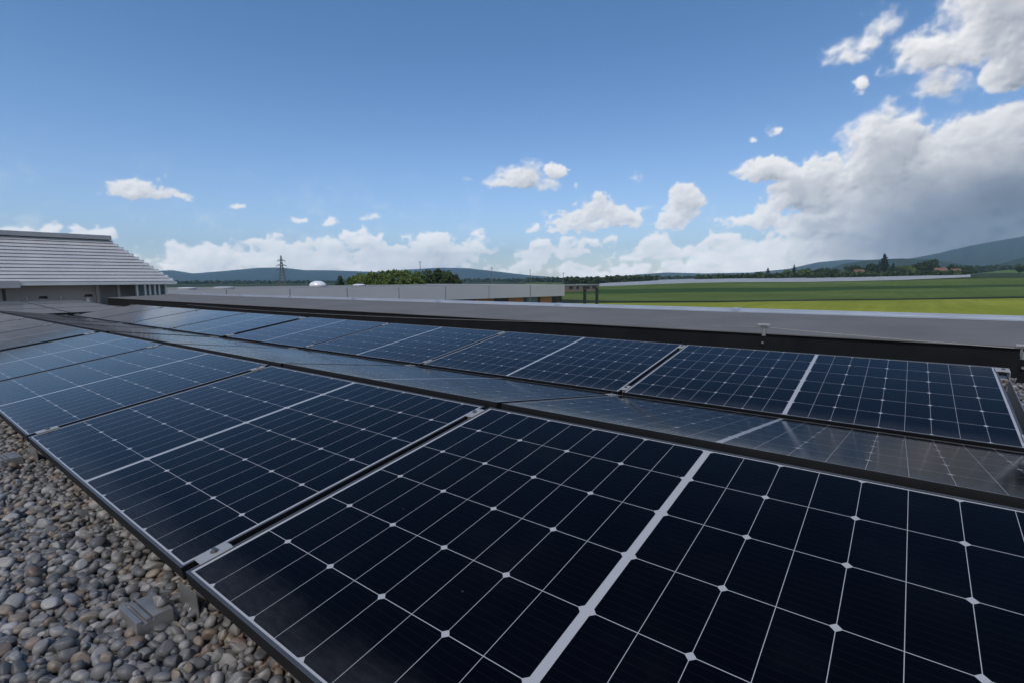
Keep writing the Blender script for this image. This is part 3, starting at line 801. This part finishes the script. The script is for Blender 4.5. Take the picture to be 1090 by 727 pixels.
# ------------------------------------------------------------------ the roof we stand on
YF = 5.27; ZF = .125; YO = 7.3; ZO = .20; XL = -21.6; XR = 14.
ZB = -.125
rf = empty('flat_roof_building', (0, 0, 0))
b = MB(); b.box(XL - 6, -9, ZG, XR, YO - .05, ZB - .10); b.build('wall', M_wallc, rf)
b = MB(); b.box(XL, -9, ZB - .099, XR, YF - .001, ZB - .02); b.build('roof_deck', M_black, rf)
b = MB(); b.hexa([(XL, YF, ZB - .099), (XR, YF, ZB - .099), (XR, YF + .05, ZB - .099), (XL, YF + .05, ZB - .099)],
                 [(XL, YF, ZF - .012), (XR, YF, ZF - .012), (XR, YF + .05, ZF - .012), (XL, YF + .05, ZF - .012)])
b.build('parapet_upstand', M_black, rf)
b = MB(); b.hexa([(XL, YF - .02, ZF - .011), (XR, YF - .02, ZF - .011), (XR, YO, ZF - .011), (XL, YO, ZF - .011)],
                 [(XL, YF - .02, ZF), (XR, YF - .02, ZF), (XR, YO, ZO), (XL, YO, ZO)])
b.build('parapet_top', M_felt, rf)
b = MB()
xs0 = XL
k = 0
while xs0 < XR:                       # flashing lengths with small open joints
    x1_ = min(xs0 + 3.0, XR)
    b.box(xs0 + .003, YO + .001, ZO - .14, x1_ - .003, YO + .10, ZO + .052)
    b.box(xs0 + .003, YO - .05, ZO + .0, x1_ - .003, YO, ZO + .018)
    b.box(x1_ - .05, YO - .055, ZO + .019, x1_ + .05, YO + .105, ZO + .058)
    xs0 = x1_
b.build('edge_flashing', M_flash, rf)
tag(rf, 'flat roof with grey felt parapet and pale metal edge under the solar panels', 'roof')

# ------------------------------------------------------------------ pebbles
ICO = {}
def ico(level):
    if level in ICO: return ICO[level]
    import bmesh
    bm = bmesh.new(); bmesh.ops.create_icosphere(bm, subdivisions=level, radius=1)
    bm.verts.ensure_lookup_table()
    V = np.array([v.co[:] for v in bm.verts]); F_ = np.array([[v.index for v in f.verts] for f in bm.faces]); bm.free()
    ICO[level] = (V, F_); return ICO[level]
def pebble_shapes(level, k):
    V, F_ = ico(level); out = []
    for i in range(k):
        rg = np.random.default_rng(100 + i)
        W_ = np.sign(V) * np.abs(V) ** rg.uniform(.78, 1.0)
        for q in range(5):
            d = rg.normal(size=3); d /= np.linalg.norm(d)
            W_ = W_ * (1 + rg.uniform(-.10, .14) * np.clip(V @ d, 0, 1)[:, None] ** 2)
        for q in range(rg.integers(2, 6)):      # a flattened facet
            d = rg.normal(size=3); d /= np.linalg.norm(d); h = rg.uniform(.58, .84)
            s_ = W_ @ d; W_ = W_ - np.maximum(s_ - h, 0)[:, None] * d * .85
        out.append(W_)
    return out, F_
def gravel(name, x0, x1, y0, y1, count, lo, hi, level_fn, seed, zbase, label):
    rg = np.random.default_rng(seed)
    res = .004; nx, ny = int((x1 - x0) / res) + 1, int((y1 - y0) / res) + 1
    hm = np.full((nx, ny), zbase)
    S = {l: pebble_shapes(l, 18) for l in (1, 2, 3)}
    VV = {1: [], 2: [], 3: []}; FF = {1: [], 2: [], 3: []}; nn = {1: 0, 2: 0, 3: 0}
    sizes = lo + (hi - lo) * rg.beta(1.3, 3.4, count)
    for i in range(count):
        L_ = sizes[i] / 2; a_, b_, c_ = L_, L_ * rg.uniform(.60, .88), L_ * rg.uniform(.42, .78)
        x = rg.uniform(x0, x1); y = rg.uniform(y0, y1); yaw = rg.uniform(0, math.pi)
        best = None
        for _ in range(4):           # roll into the lowest of a few nearby spots
            xx = x + rg.normal() * L_ * 1.4; yyy = y + rg.normal() * L_ * 1.4
            xx = min(max(xx, x0 + .01), x1 - .01); yyy = min(max(yyy, y0 + .01), y1 - .01)
            ix, iy = int((xx - x0) / res), int((yyy - y0) / res); r_ = int(b_ * .8 / res) + 1
            pt = hm[max(0, ix - r_):ix + r_ + 1, max(0, iy - r_):iy + r_ + 1]
            hq = pt.mean() * .5 + pt.max() * .5
            if best is None or hq < best[0]: best = (hq, xx, yyy, ix, iy)
        hq, x, y, ix, iy = best
        r_ = int(a_ / res) + 1
        gx0, gx1 = max(0, ix - r_), min(nx, ix + r_ + 1); gy0, gy1 = max(0, iy - r_), min(ny, iy + r_ + 1)
        pt = hm[gx0:gx1, gy0:gy1]
        X_ = (np.arange(gx0, gx1) * res + x0 - x)[:, None]; Y_ = (np.arange(gy0, gy1) * res + y0 - y)[None, :]
        u = X_ * math.cos(yaw) + Y_ * math.sin(yaw); v_ = -X_ * math.sin(yaw) + Y_ * math.cos(yaw)
        e = 1 - (u / a_) ** 2 - (v_ / b_) ** 2; ins = e > 0
        if not ins.any(): continue
        # local slope of what it lands on tilts the stone
        zc = float((pt[ins] - 0).mean()) + c_ * .72
        gxs = ((pt * ins * X_).sum() / max(1e-9, (ins * X_ ** 2).sum())) if ins.sum() > 4 else 0
        pm = pt[ins].mean(); gxs = (((pt - pm) * ins) * X_).sum() / max(1e-9, (ins * X_ ** 2).sum()); gys = (((pt - pm) * ins) * Y_).sum() / max(1e-9, (ins * Y_ ** 2).sum())
        gxs = max(-.7, min(.7, gxs + rg.normal() * .16)) ; gys = max(-.7, min(.7, gys + rg.normal() * .16))
        if zc > zbase + .075: continue
        topz = zc + c_ * np.sqrt(np.clip(e, 0, 1)) * .9 + gxs * X_ + gys * Y_
        hm[gx0:gx1, gy0:gy1] = np.where(ins, np.maximum(pt, topz), pt)
        lvl = level_fn(x, y)
        sh, F_ = S[lvl]; V = sh[rg.integers(18)] * np.array([a_, b_, c_])
        rl = rg.normal() * .45; cr_, sr_ = math.cos(rl), math.sin(rl)
        V = V @ np.array([[1, 0, 0], [0, cr_, -sr_], [0, sr_, cr_]]).T
        nz_ = Vector((-gxs, -gys, 1)).normalized()
        Rm = np.array((Matrix.Rotation(0, 3, 'Z') @ Vector((0, 0, 1)).rotation_difference(nz_).to_matrix() @ Matrix.Rotation(yaw, 3, 'Z')))
        V = V @ Rm.T + np.array([x, y, zc])
        VV[lvl].append(V); FF[lvl].append(F_ + nn[lvl]); nn[lvl] += len(V)
    Va = []; Fa = []; k_ = 0
    for l in (1, 2, 3):
        if VV[l]:
            Va.append(np.concatenate(VV[l])); Fa.append(np.concatenate(FF[l]) + k_); k_ += nn[l]
    o = meshobj(name, np.concatenate(Va), np.concatenate(Fa), M_peb, True)
    return tag(o, label, 'gravel', kind='stuff')
def lvl_near(x, y):
    return 3 if (x > -1.1 and -.45 < y < .1 and x < .6) else (2 if y > -.6 and x > -2.8 and x < .9 else 1)
gravel('gravel', -3.6, 1.1, -.85, .22, 19000, .015, .058, lvl_near, 21, ZB - .015, 'rounded grey, tan and white river pebbles beside the front panels')
gravel('gravel', 1.5, 4.2, 2.2, 5.22, 6500, .024, .07, lambda x, y: 1, 22, ZB - .015, 'strip of river pebbles at the right-hand end of the back row')
gravel('gravel', -6.5, 1.8, -1.75, -.84, 9000, .022, .064, lambda x, y: 1, 23, ZB - .015, 'wider spread of river pebbles further out on the roof in front of the panels')
gravel('gravel', -9.0, -3.58, -.86, .20, 6000, .022, .064, lambda x, y: 1, 24, ZB - .015, 'river pebbles beside the far end of the front row')
# coarse gravel carpet below and around everything
gx_, gy_ = np.meshgrid(np.arange(XL, XR, .25), np.arange(-9, YF - .01, .25), indexing='ij')
hz = ZB - .018 + .004 * rng.random(gx_.shape)
vv = np.stack([gx_, gy_, hz], -1).reshape(-1, 3); a_, b_ = gx_.shape
ii, jj = np.meshgrid(np.arange(a_ - 1), np.arange(b_ - 1), indexing='ij'); k_ = ii * b_ + jj
M_gsheet = bpy.data.materials.new('gravel_bed'); M_gsheet.use_nodes = True
t = NT(M_gsheet.node_tree); bs = M_gsheet.node_tree.nodes['Principled BSDF']
pos = t.new('ShaderNodeTexCoord').outputs['Object']
vo = t.new('ShaderNodeTexVoronoi'); t.put(vo.inputs['Vector'], pos); vo.inputs['Scale'].default_value = 30
t.put(bs.inputs['Base Color'], t.mix(.75, vo.outputs['Color'], t.ramp(t.xyz(vo.outputs['Color'])[0], [(0, (.06, .06, .065)), (.5, (.16, .155, .15)), (1, (.28, .26, .23))])))
t.put(bs.inputs['Base Color'], t.ramp(t.xyz(vo.outputs['Color'])[0], [(0, (.06, .06, .065)), (.5, (.15, .145, .14)), (1, (.28, .26, .23))]))
bp = t.new('ShaderNodeBump'); bp.inputs['Distance'].default_value = .02; t.put(bp.inputs['Height'], t.m('SUBTRACT', 1., vo.outputs['Distance'])); t.put(bs.inputs['Normal'], bp.outputs[0])
bs.inputs['Roughness'].default_value = .8
tag(meshobj('gravel_bed', vv, np.stack([k_, k_ + b_, k_ + b_ + 1, k_ + 1], -1).reshape(-1, 4), M_gsheet), 'thin bed of small dark gravel on the roof under the panels', 'gravel', kind='stuff')

# ------------------------------------------------------------------ solar panels
TILT = .1506; CT, ST = math.cos(TILT), math.sin(TILT)
PL, PW = 1.722, 1.134; GAP = .0267; G1 = .0745; G2 = .0378; DZ3 = .0095
PITCH = PL + GAP
XTRA = {}                     # wider expansion gap after the third joint
def px_of(k): return k * PITCH - (.10 if k <= -4 else 0.)
def make_panel():
    root = empty('photovoltaic_module')
    f = MB(); h = .035; lip = .008
    for (a, b_, c, d) in ((0, 0, PL, lip), (0, PW - lip, PL, PW), (0, lip, lip, PW - lip), (PL - lip, lip, PL, PW - lip)):
        f.box(a, b_, -h, c, d, 0)
    # inner flange at the foot of the frame
    for (a, b_, c, d) in ((lip, lip, PL - lip, .03), (lip, PW - .03, PL - lip, PW - lip)):
        f.box(a, b_, -h, c, d, -h + .0025)
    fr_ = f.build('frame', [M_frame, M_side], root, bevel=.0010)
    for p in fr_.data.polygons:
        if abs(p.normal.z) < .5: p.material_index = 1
    g_ = MB(); g_.box(lip + .0002, lip + .0002, -.0065, PL - lip - .0002, PW - lip - .0002, -.0018)
    gl = g_.build('glass_laminate', [M_cell], root)
    return root
proto = make_panel()
used_p = [False]
def panel_copy():
    if not used_p[0]: used_p[0] = True; return proto
    return copy_tree(proto)
Y2 = PW * CT + G1; Z2 = PW * ST; Y3 = 2 * PW * CT + G1 + G2
rowdesc = {1: 'front row beside the gravel', 2: 'middle row sloping away', 3: 'back row below the parapet'}
def mat_panel(row, k):
    x = px_of(k)
    wob = Vector((random.uniform(-.0015, .0015), random.uniform(-.001, .001), random.uniform(-.0015, .0015)))
    if row == 1: M4 = Matrix.Translation(Vector((x, 0, 0)) + wob) @ Matrix.Rotation(TILT, 4, 'X')
    elif row == 2: M4 = Matrix.Translation(Vector((x, Y2, Z2)) + wob) @ Matrix.Rotation(-TILT, 4, 'X')
    else: M4 = Matrix.Translation(Vector((x, Y3, DZ3)) + wob) @ Matrix.Rotation(TILT, 4, 'X')
    return M4 @ Matrix.Rotation(random.uniform(-.0012, .0012), 4, 'X') @ Matrix.Rotation(random.uniform(-.0008, .0008), 4, 'Y')
for row, ks in ((1, range(0, -12, -1)), (2, range(0, -8, -1)), (3, range(0, -8, -1))):
    for i, k in enumerate(ks):
        o = panel_copy(); o.matrix_world = mat_panel(row, k)
        if row == 2 and k == 0: pass
        tag(o, '%s solar panel from the right in the %s' % (ORD[i], rowdesc[row]) if i else 'nearest solar panel, rightmost in the %s' % rowdesc[row] if row == 1 else 'rightmost solar panel in the %s' % rowdesc[row],
            'solar panel', 'solar panels in three rows')
# two turned panels at the far end of the array
XE = px_of(-7) - .17; tl = math.radians(1.6)
for c in range(2):
    for i in range(3):
        o = panel_copy(); d_ = i * 1.75
        ex = Vector((-math.cos(tl), 0, math.sin(tl))); ez = Vector((math.sin(tl), 0, math.cos(tl))); ey = Vector((0, -1, 0))
        M4 = Matrix.Identity(4)
        for q_ in range(3): M4[q_][0] = ex[q_]; M4[q_][1] = ey[q_]; M4[q_][2] = ez[q_]
        p_ = Vector((XE, 3.50 - c * 1.16, .055)) + ex * d_
        M4[0][3], M4[1][3], M4[2][3] = p_
        o.matrix_world = M4
        tag(o, 'almost flat turned solar panel before the louvred building, %s column, %s from the array' % (('right', 'left')[c], ORD[i]), 'solar panel', 'turned panels at the far end')

# ------------------------------------------------------------------ clamps
def make_clamp(wd):
    root = empty('panel_clamp')
    q = MB(); q.box(-wd / 2, 0, .0008, wd / 2, .078, .0040); q.box(-.006, .004, -.03, .006, .081, .0006)
    q.build('plate', M_alu, root, bevel=.0008)
    q = MB(); q.tube((0, .042, .0042), (0, .042, .0065), .0095, .0095, 16); q.tube((0, .042, .0066), (0, .042, .0125), .0062, .0062, 6)
    q.build('bolt', M_bolt, root)
    return root
clampP = make_clamp(.043); used_c = [False]
def clamp(M4, label):
    if not used_c[0]: used_c[0] = True; o = clampP
    else: o = copy_tree(clampP)
    o.matrix_world = M4
    tag(o, label, 'clamp', 'silver clamps in the joints between panels')
rn = {1: 'front row', 2: 'middle row', 3: 'back row'}
for row in (1, 2, 3):
    for i, k in enumerate(range(0, -8, -1)):
        x = px_of(k) - GAP / 2 - (.05 if k == -3 else 0)
        if k == 0: x = -GAP / 2
        for e, v0_ in (('low', .030), ('high', PW - .120)):
            vv_ = v0_ if row != 2 else (PW - .120 if e == 'low' else .030)
            if row == 1: M4 = Matrix.Translation((x, 0, 0)) @ Matrix.Rotation(TILT, 4, 'X') @ Matrix.Translation((0, vv_, 0))
            elif row == 2: M4 = Matrix.Translation((x, Y2, Z2)) @ Matrix.Rotation(-TILT, 4, 'X') @ Matrix.Translation((0, vv_, 0))
            else: M4 = Matrix.Translation((x, Y3, DZ3)) @ Matrix.Rotation(TILT, 4, 'X') @ Matrix.Translation((0, vv_, 0))
            if row == 2 and e == 'high': continue
            if k == -3:
                M4 = M4 @ Matrix.Diagonal((2.6, 1, 1, 1))
            clamp(M4, 'silver clamp at the %s end of the %s joint from the right, %s' % (e, ORD[i], rn[row]))
# end clamps at the right-hand end of the back row
def end_clamp(v_, label):
    root = empty('end_clamp')
    root.matrix_world = Matrix.Translation((PL, Y3, DZ3)) @ Matrix.Rotation(TILT, 4, 'X') @ Matrix.Translation((0, v_, 0))
    q = MB(); q.box(-.010, 0, .0008, .050, .07, .0045); q.box(.046, 0, -.055, .050, .07, .0007); q.box(.004, 0, -.045, .0445, .07, -.041)
    q.build('bracket', M_alu, root, bevel=.0008)
    q = MB(); q.tube((.024, .035, .0047), (.024, .035, .011), .008, .008, 6); q.build('bolt', M_bolt, root)
    tag(root, label, 'clamp')
end_clamp(PW - .10, 'end clamp at the top right corner of the back row')
end_clamp(.06, 'end clamp at the bottom right corner of the back row')
# side plate closing the end of the back row
q = MB(); q.hexa([(PL + .052, Y3 + .1, -.12), (PL + .056, Y3 + .1, -.12), (PL + .056, Y3 + 1.08, -.12), (PL + .052, Y3 + 1.08, -.12)],
                 [(PL + .052, Y3 + .1, -.02), (PL + .056, Y3 + .1, -.02), (PL + .056, Y3 + 1.08, .125), (PL + .052, Y3 + 1.08, .125)])
q.box(PL + .02, Y3 + .1, -.121, PL + .09, Y3 + 1.1, -.1205)
tag(q.build('side_plate', M_alu_dull), 'dull metal side plate closing the right end of the back row', 'plate')

# ------------------------------------------------------------------ rails, brackets and feet under the front edge
def make_foot():
    root = empty('mounting_foot')
    # short ribbed extrusion lying on the stones in front of the panels; section in y-z, drawn out along x
    prof = [(-.100, 0), (-.026, 0), (-.026, .050), (-.066, .052), (-.066, .043), (-.071, .043), (-.071, .052), (-.080, .053), (-.080, .042), (-.089, .042), (-.089, .053), (-.100, .053)]
    q = MB(); X0_, X1_ = -.058, .046
    n = len(prof)
    q.v += [(X0_, a, b_) for a, b_ in prof] + [(X1_, a, b_) for a, b_ in prof]
    for i in range(n):
        j = (i + 1) % n; q.f.append((i, j, n + j, n + i)); q.mi.append(0)
    q.f.append(tuple(reversed(range(n)))); q.mi.append(0); q.f.append(tuple(range(n, 2 * n))); q.mi.append(0)
    q.build('rail', M_alu_dull, root, bevel=.0008)
    q = MB(); q.box(-.03, -.0255, .002, .03, .45, .006); q.build('base_strip', M_alu_dull, root)
    q = MB(); q.box(-.012, .012, -.01, .082, .015, .075)
    q.build('angle_plate', M_alu_dull, root, bevel=.0006)
    return root
foot = make_foot(); uf = False
for i, k in enumerate(range(0, -8, -1)):
    o = foot if not uf else copy_tree(foot); uf = True
    o.location = (px_of(k) - .072, .0, -.136); o.rotation_euler = (math.radians(1.5), math.radians(random.uniform(-2, 2)), math.radians(random.uniform(-2, 3) + 4))
    tag(o, 'ribbed aluminium rail end on the pebbles, %s from the right' % ORD[i] if i else 'nearest ribbed aluminium rail end lying on the pebbles with a stone on it', 'mounting foot', 'rail ends sticking out under the front row')
# the pebble that lies on the nearest rail end
sh, F_ = pebble_shapes(3, 6)
o = meshobj('pebble', sh[2] * np.array([.0155, .0145, .0125]), F_, M_peb, True); o.location = (-.058, -.040, -.074)
tag(o, 'small dark pebble resting on the nearest rail end', 'pebble')
# cross rails carrying the rows (seen as dark bars in the joints)
for i, k in enumerate(range(0, -8, -1)):
    x = px_of(k) - GAP / 2 - (.05 if k == -3 else 0)
    q = MB(); q.box(x - .02, .05, -.115, x + .02, Y3 + 1.05, -.085)
    q.hexa([(x - .018, Y2 - .10, -.084), (x + .018, Y2 - .10, -.084), (x + .018, Y2 - .06, -.084), (x - .018, Y2 - .06, -.084)],
           [(x - .018, Y2 - .10, Z2 - .055), (x + .018, Y2 - .10, Z2 - .055), (x + .018, Y2 - .06, Z2 - .055), (x - .018, Y2 - .06, Z2 - .055)])
    tag(q.build('support_rail', M_black), 'dark support rail below the %s joint from the right' % ORD[i], 'rail', 'support rails under the joints')
# black cable run glimpsed in the ridge gap
q = MB()
prev = None
for i in range(90):
    x = 1.7 - i * .17; p = Vector((x, Y2 - G1 / 2 + .008 * math.sin(i * .9), Z2 - .062 + .006 * math.sin(i * 1.7)))
    if prev is not None: q.tube(prev, p, .004, None, 6, cap=False)
    prev = p
tag(q.build('solar_cable', M_black, smooth=True), 'black cable running along the gap behind the front row', 'cable')

# ------------------------------------------------------------------ lifeline on posts along the parapet
def lifeline_post(x, y, ztop, label):
    t = empty('lifeline_post', (x, y, ZB - .01))
    H_ = ztop - (ZB - .01)
    q = MB(); q.tube((0, 0, 0), (0, 0, H_ - .055), .013, .013, 12); q.box(-.022, -.012, 0, .022, .012, H_ * .52)
    q.build('post', M_black, t)
    q = MB(); q.box(-.020, -.006, H_ - .085, -.008, .010, H_ - .012); q.box(.008, -.006, H_ - .085, .020, .010, H_ - .012); q.tube((0, 0, H_ - .11), (0, 0, H_ - .05), .017, .015, 12)
    q.tube((0, -.03, H_ - .17), (0, -.012, H_ - .17), .010, .008, 8)
    q.build('cable_holder', M_alu_dull, t)
    q = MB(); q.box(-.050, -.028, H_ - .0118, .050, .028, H_); q.build('top_plate', M_alu, t, bevel=.001)
    tag(t, label, 'post', 'lifeline posts along the parapet')
    return Vector((x, y, ztop - .03))
YP = 4.75
pts = []
d_ = ray(813.5, 345); kk = (YP - CAM.y) / d_.y; pm = CAM + d_ * kk
p1 = lifeline_post(pm.x, YP, pm.z, 'metal lifeline post with flat T-shaped top behind the back row')
d_ = ray(1091, 367); kk = (YP + .2 - CAM.y) / d_.y; pr_ = CAM + d_ * kk
p2 = lifeline_post(pr_.x, YP + .2, pr_.z, 'lifeline post at the right edge of the view by the parapet')
d_ = ray(142, 317); kk = (YP + .7 - CAM.y) / d_.y; pl_ = CAM + d_ * kk
p0 = lifeline_post(pl_.x, YP + .7, pl_.z, 'distant lifeline post near the louvred building')
q = MB()
for a, b_, sag in ((p0, p1, .14), (p1, p2, .008)):
    prev = None
    for i in range(41):
        s_ = i / 40; p = a.lerp(b_, s_); p.z -= sag * 4 * s_ * (1 - s_)
        if prev is not None: q.tube(prev, p, .0035, None, 6, cap=False)
        prev = p
tag(q.build('lifeline_cable', M_alu_dull, smooth=True), 'thin steel safety cable strung between the lifeline posts', 'cable')

# ------------------------------------------------------------------ louvred plant building at the left
XB = -22.0
bl_ = empty('louvred_building', (XB, 0, 0))
def fy(px, X_=XB):
    d = ray(px, 300); return (CAM + d * ((X_ - CAM.x) / d.x)).y
Y0b = -14.0; Y1b = 7.62; zl = .72; ztp = 2.30; back = 1.25; NS = 13
b = MB()
for i in range(NS):                # each slat: a tilted blade, shorter towards the top
    s0 = i / NS; z0 = zl + (ztp - zl) * s0; z1 = z0 + (ztp - zl) / NS
    yr = Y1b + (5.93 - Y1b) * (i + .3) / NS
    x0 = -back * s0; x1 = -back * (s0 + 1 / NS)
    b.hexa([(x0 - .02, Y0b, z0 + .002), (x0 + .035, Y0b, z0), (x0 + .035, yr, z0), (x0 - .02, yr, z0 + .002)],
           [(x1 - .02, Y0b, z1 - .008), (x1 + .0, Y0b, z1 - .012), (x1 + .0, yr, z1 - .012), (x1 - .02, yr, z1 - .008)])
b.build('louvre_screen', M_louv, bl_)
b = MB()
b.hexa([(-.05, Y0b, zl - .02), (-.02, Y0b, zl - .02), (-.02, Y1b - .3, zl - .02), (-.05, Y1b - .3, zl - .02)],
       [(-.14 - back, Y0b, ztp), (-.11 - back, Y0b, ztp), (-.11 - back, 5.7, ztp), (-.14 - back, 5.7, ztp)])
b.hexa([(-8, Y1b - .35, zl - .02), (-.05, Y1b - .35, zl - .02), (-.05, Y1b - .3, zl - .02), (-8, Y1b - .3, zl - .02)],
       [(-8, 5.65, ztp), (-.14 - back, 5.65, ztp), (-.14 - back, 5.7, ztp), (-8, 5.7, ztp)])
b.build('screen_backing', M_fascia, bl_)
b = MB()
for i in range(NS):
    s0 = i / NS; z0 = zl + (ztp - zl) * s0; z1 = z0 + (ztp - zl) / NS - .03
    yr = Y1b + (5.93 - Y1b) * (i + .3) / NS
    b.box(-8, yr - .05, z0, -back * s0 - .01, yr - .002, z1)
b.build('side_louvres', M_louv, bl_)
b = MB(); b.box(-back - 6, Y0b, ztp + .005, -back + .12, 5.97, ztp + .17); b.build('roof_cap', M_fascia, bl_, bevel=.01)
b = MB(); b.box(-8, Y0b, zl - .135, .10, Y1b + .04, zl - .025); b.build('eaves_band', M_louv, bl_, bevel=.005)
b = MB(); b.box(-.1, Y0b, zl - .21, .18, fy(20), zl + .03); b.build('gutter_box', M_fascia, bl_, bevel=.005)
b = MB(); b.box(-8, Y0b, -8, -.45, fy(110), zl - .136); b.build('wall', M_wallc, bl_)
b = MB(); b.box(-3.5, fy(110) + .001, -8, -1.5, fy(183) - .1, zl - .137); b.build('recess_wall', M_fascia, bl_)
for a_, c_ in ((104, 107), (127, 129.5)):
    b = MB(); b.box(-.5, fy(a_), -1, -.3, fy(c_), zl - .137); b.build('pillar', M_wallc, bl_)
for i, (a_, c_) in enumerate([(148, 151.5), (152.2, 155.5), (157, 160.5), (162, 165.5), (167.5, 170.5), (172, 177)]):
    b = MB(); b.box(-.32, fy(a_), -.4, -.30, fy(c_), zl - .14); b.build('window', M_glasswin, bl_)
b = MB()
for px in (147.4, 156.2, 161.2, 166.5, 171.2, 178):
    b.box(-.34, fy(px) - .03, -.4, -.22, fy(px) + .03, zl - .138)
b.build('window_mullion', M_louv, bl_)
b = MB(); b.box(-.449, fy(3), -.2, -.44, fy(7), zl - .25); b.build('door', M_dark, bl_)
for px in (24, 61):
    b = MB(); b.tube((-.42, fy(px) + .12, -.2), (-.42, fy(px) + .12, zl - .501), .03, None, 8); b.build('downpipe', M_fascia, bl_)
tag(bl_, 'grey plant building clad in stepped horizontal metal louvres at the far left', 'building')
# low concrete plinth / vents before the building wall
for i, (px, hh) in enumerate(((44, .30), (87, .34))):
    t = empty('roof_vent', (XB + 1.6 + i * .6, fy(px, XB + 1.6), ZB))
    q = MB(); q.tube((0, 0, 0), (0, 0, hh), .06, .06, 12); q.build('pipe', M_fascia, t)
    q = MB(); q.tube((0, 0, hh + .001), (0, 0, hh + .08), .12, .09, 14); q.build('cap', M_black, t)
    tag(t, 'small dark capped roof vent before the louvred building, %s of two' % ('left' if i == 0 else 'right'), 'vent')
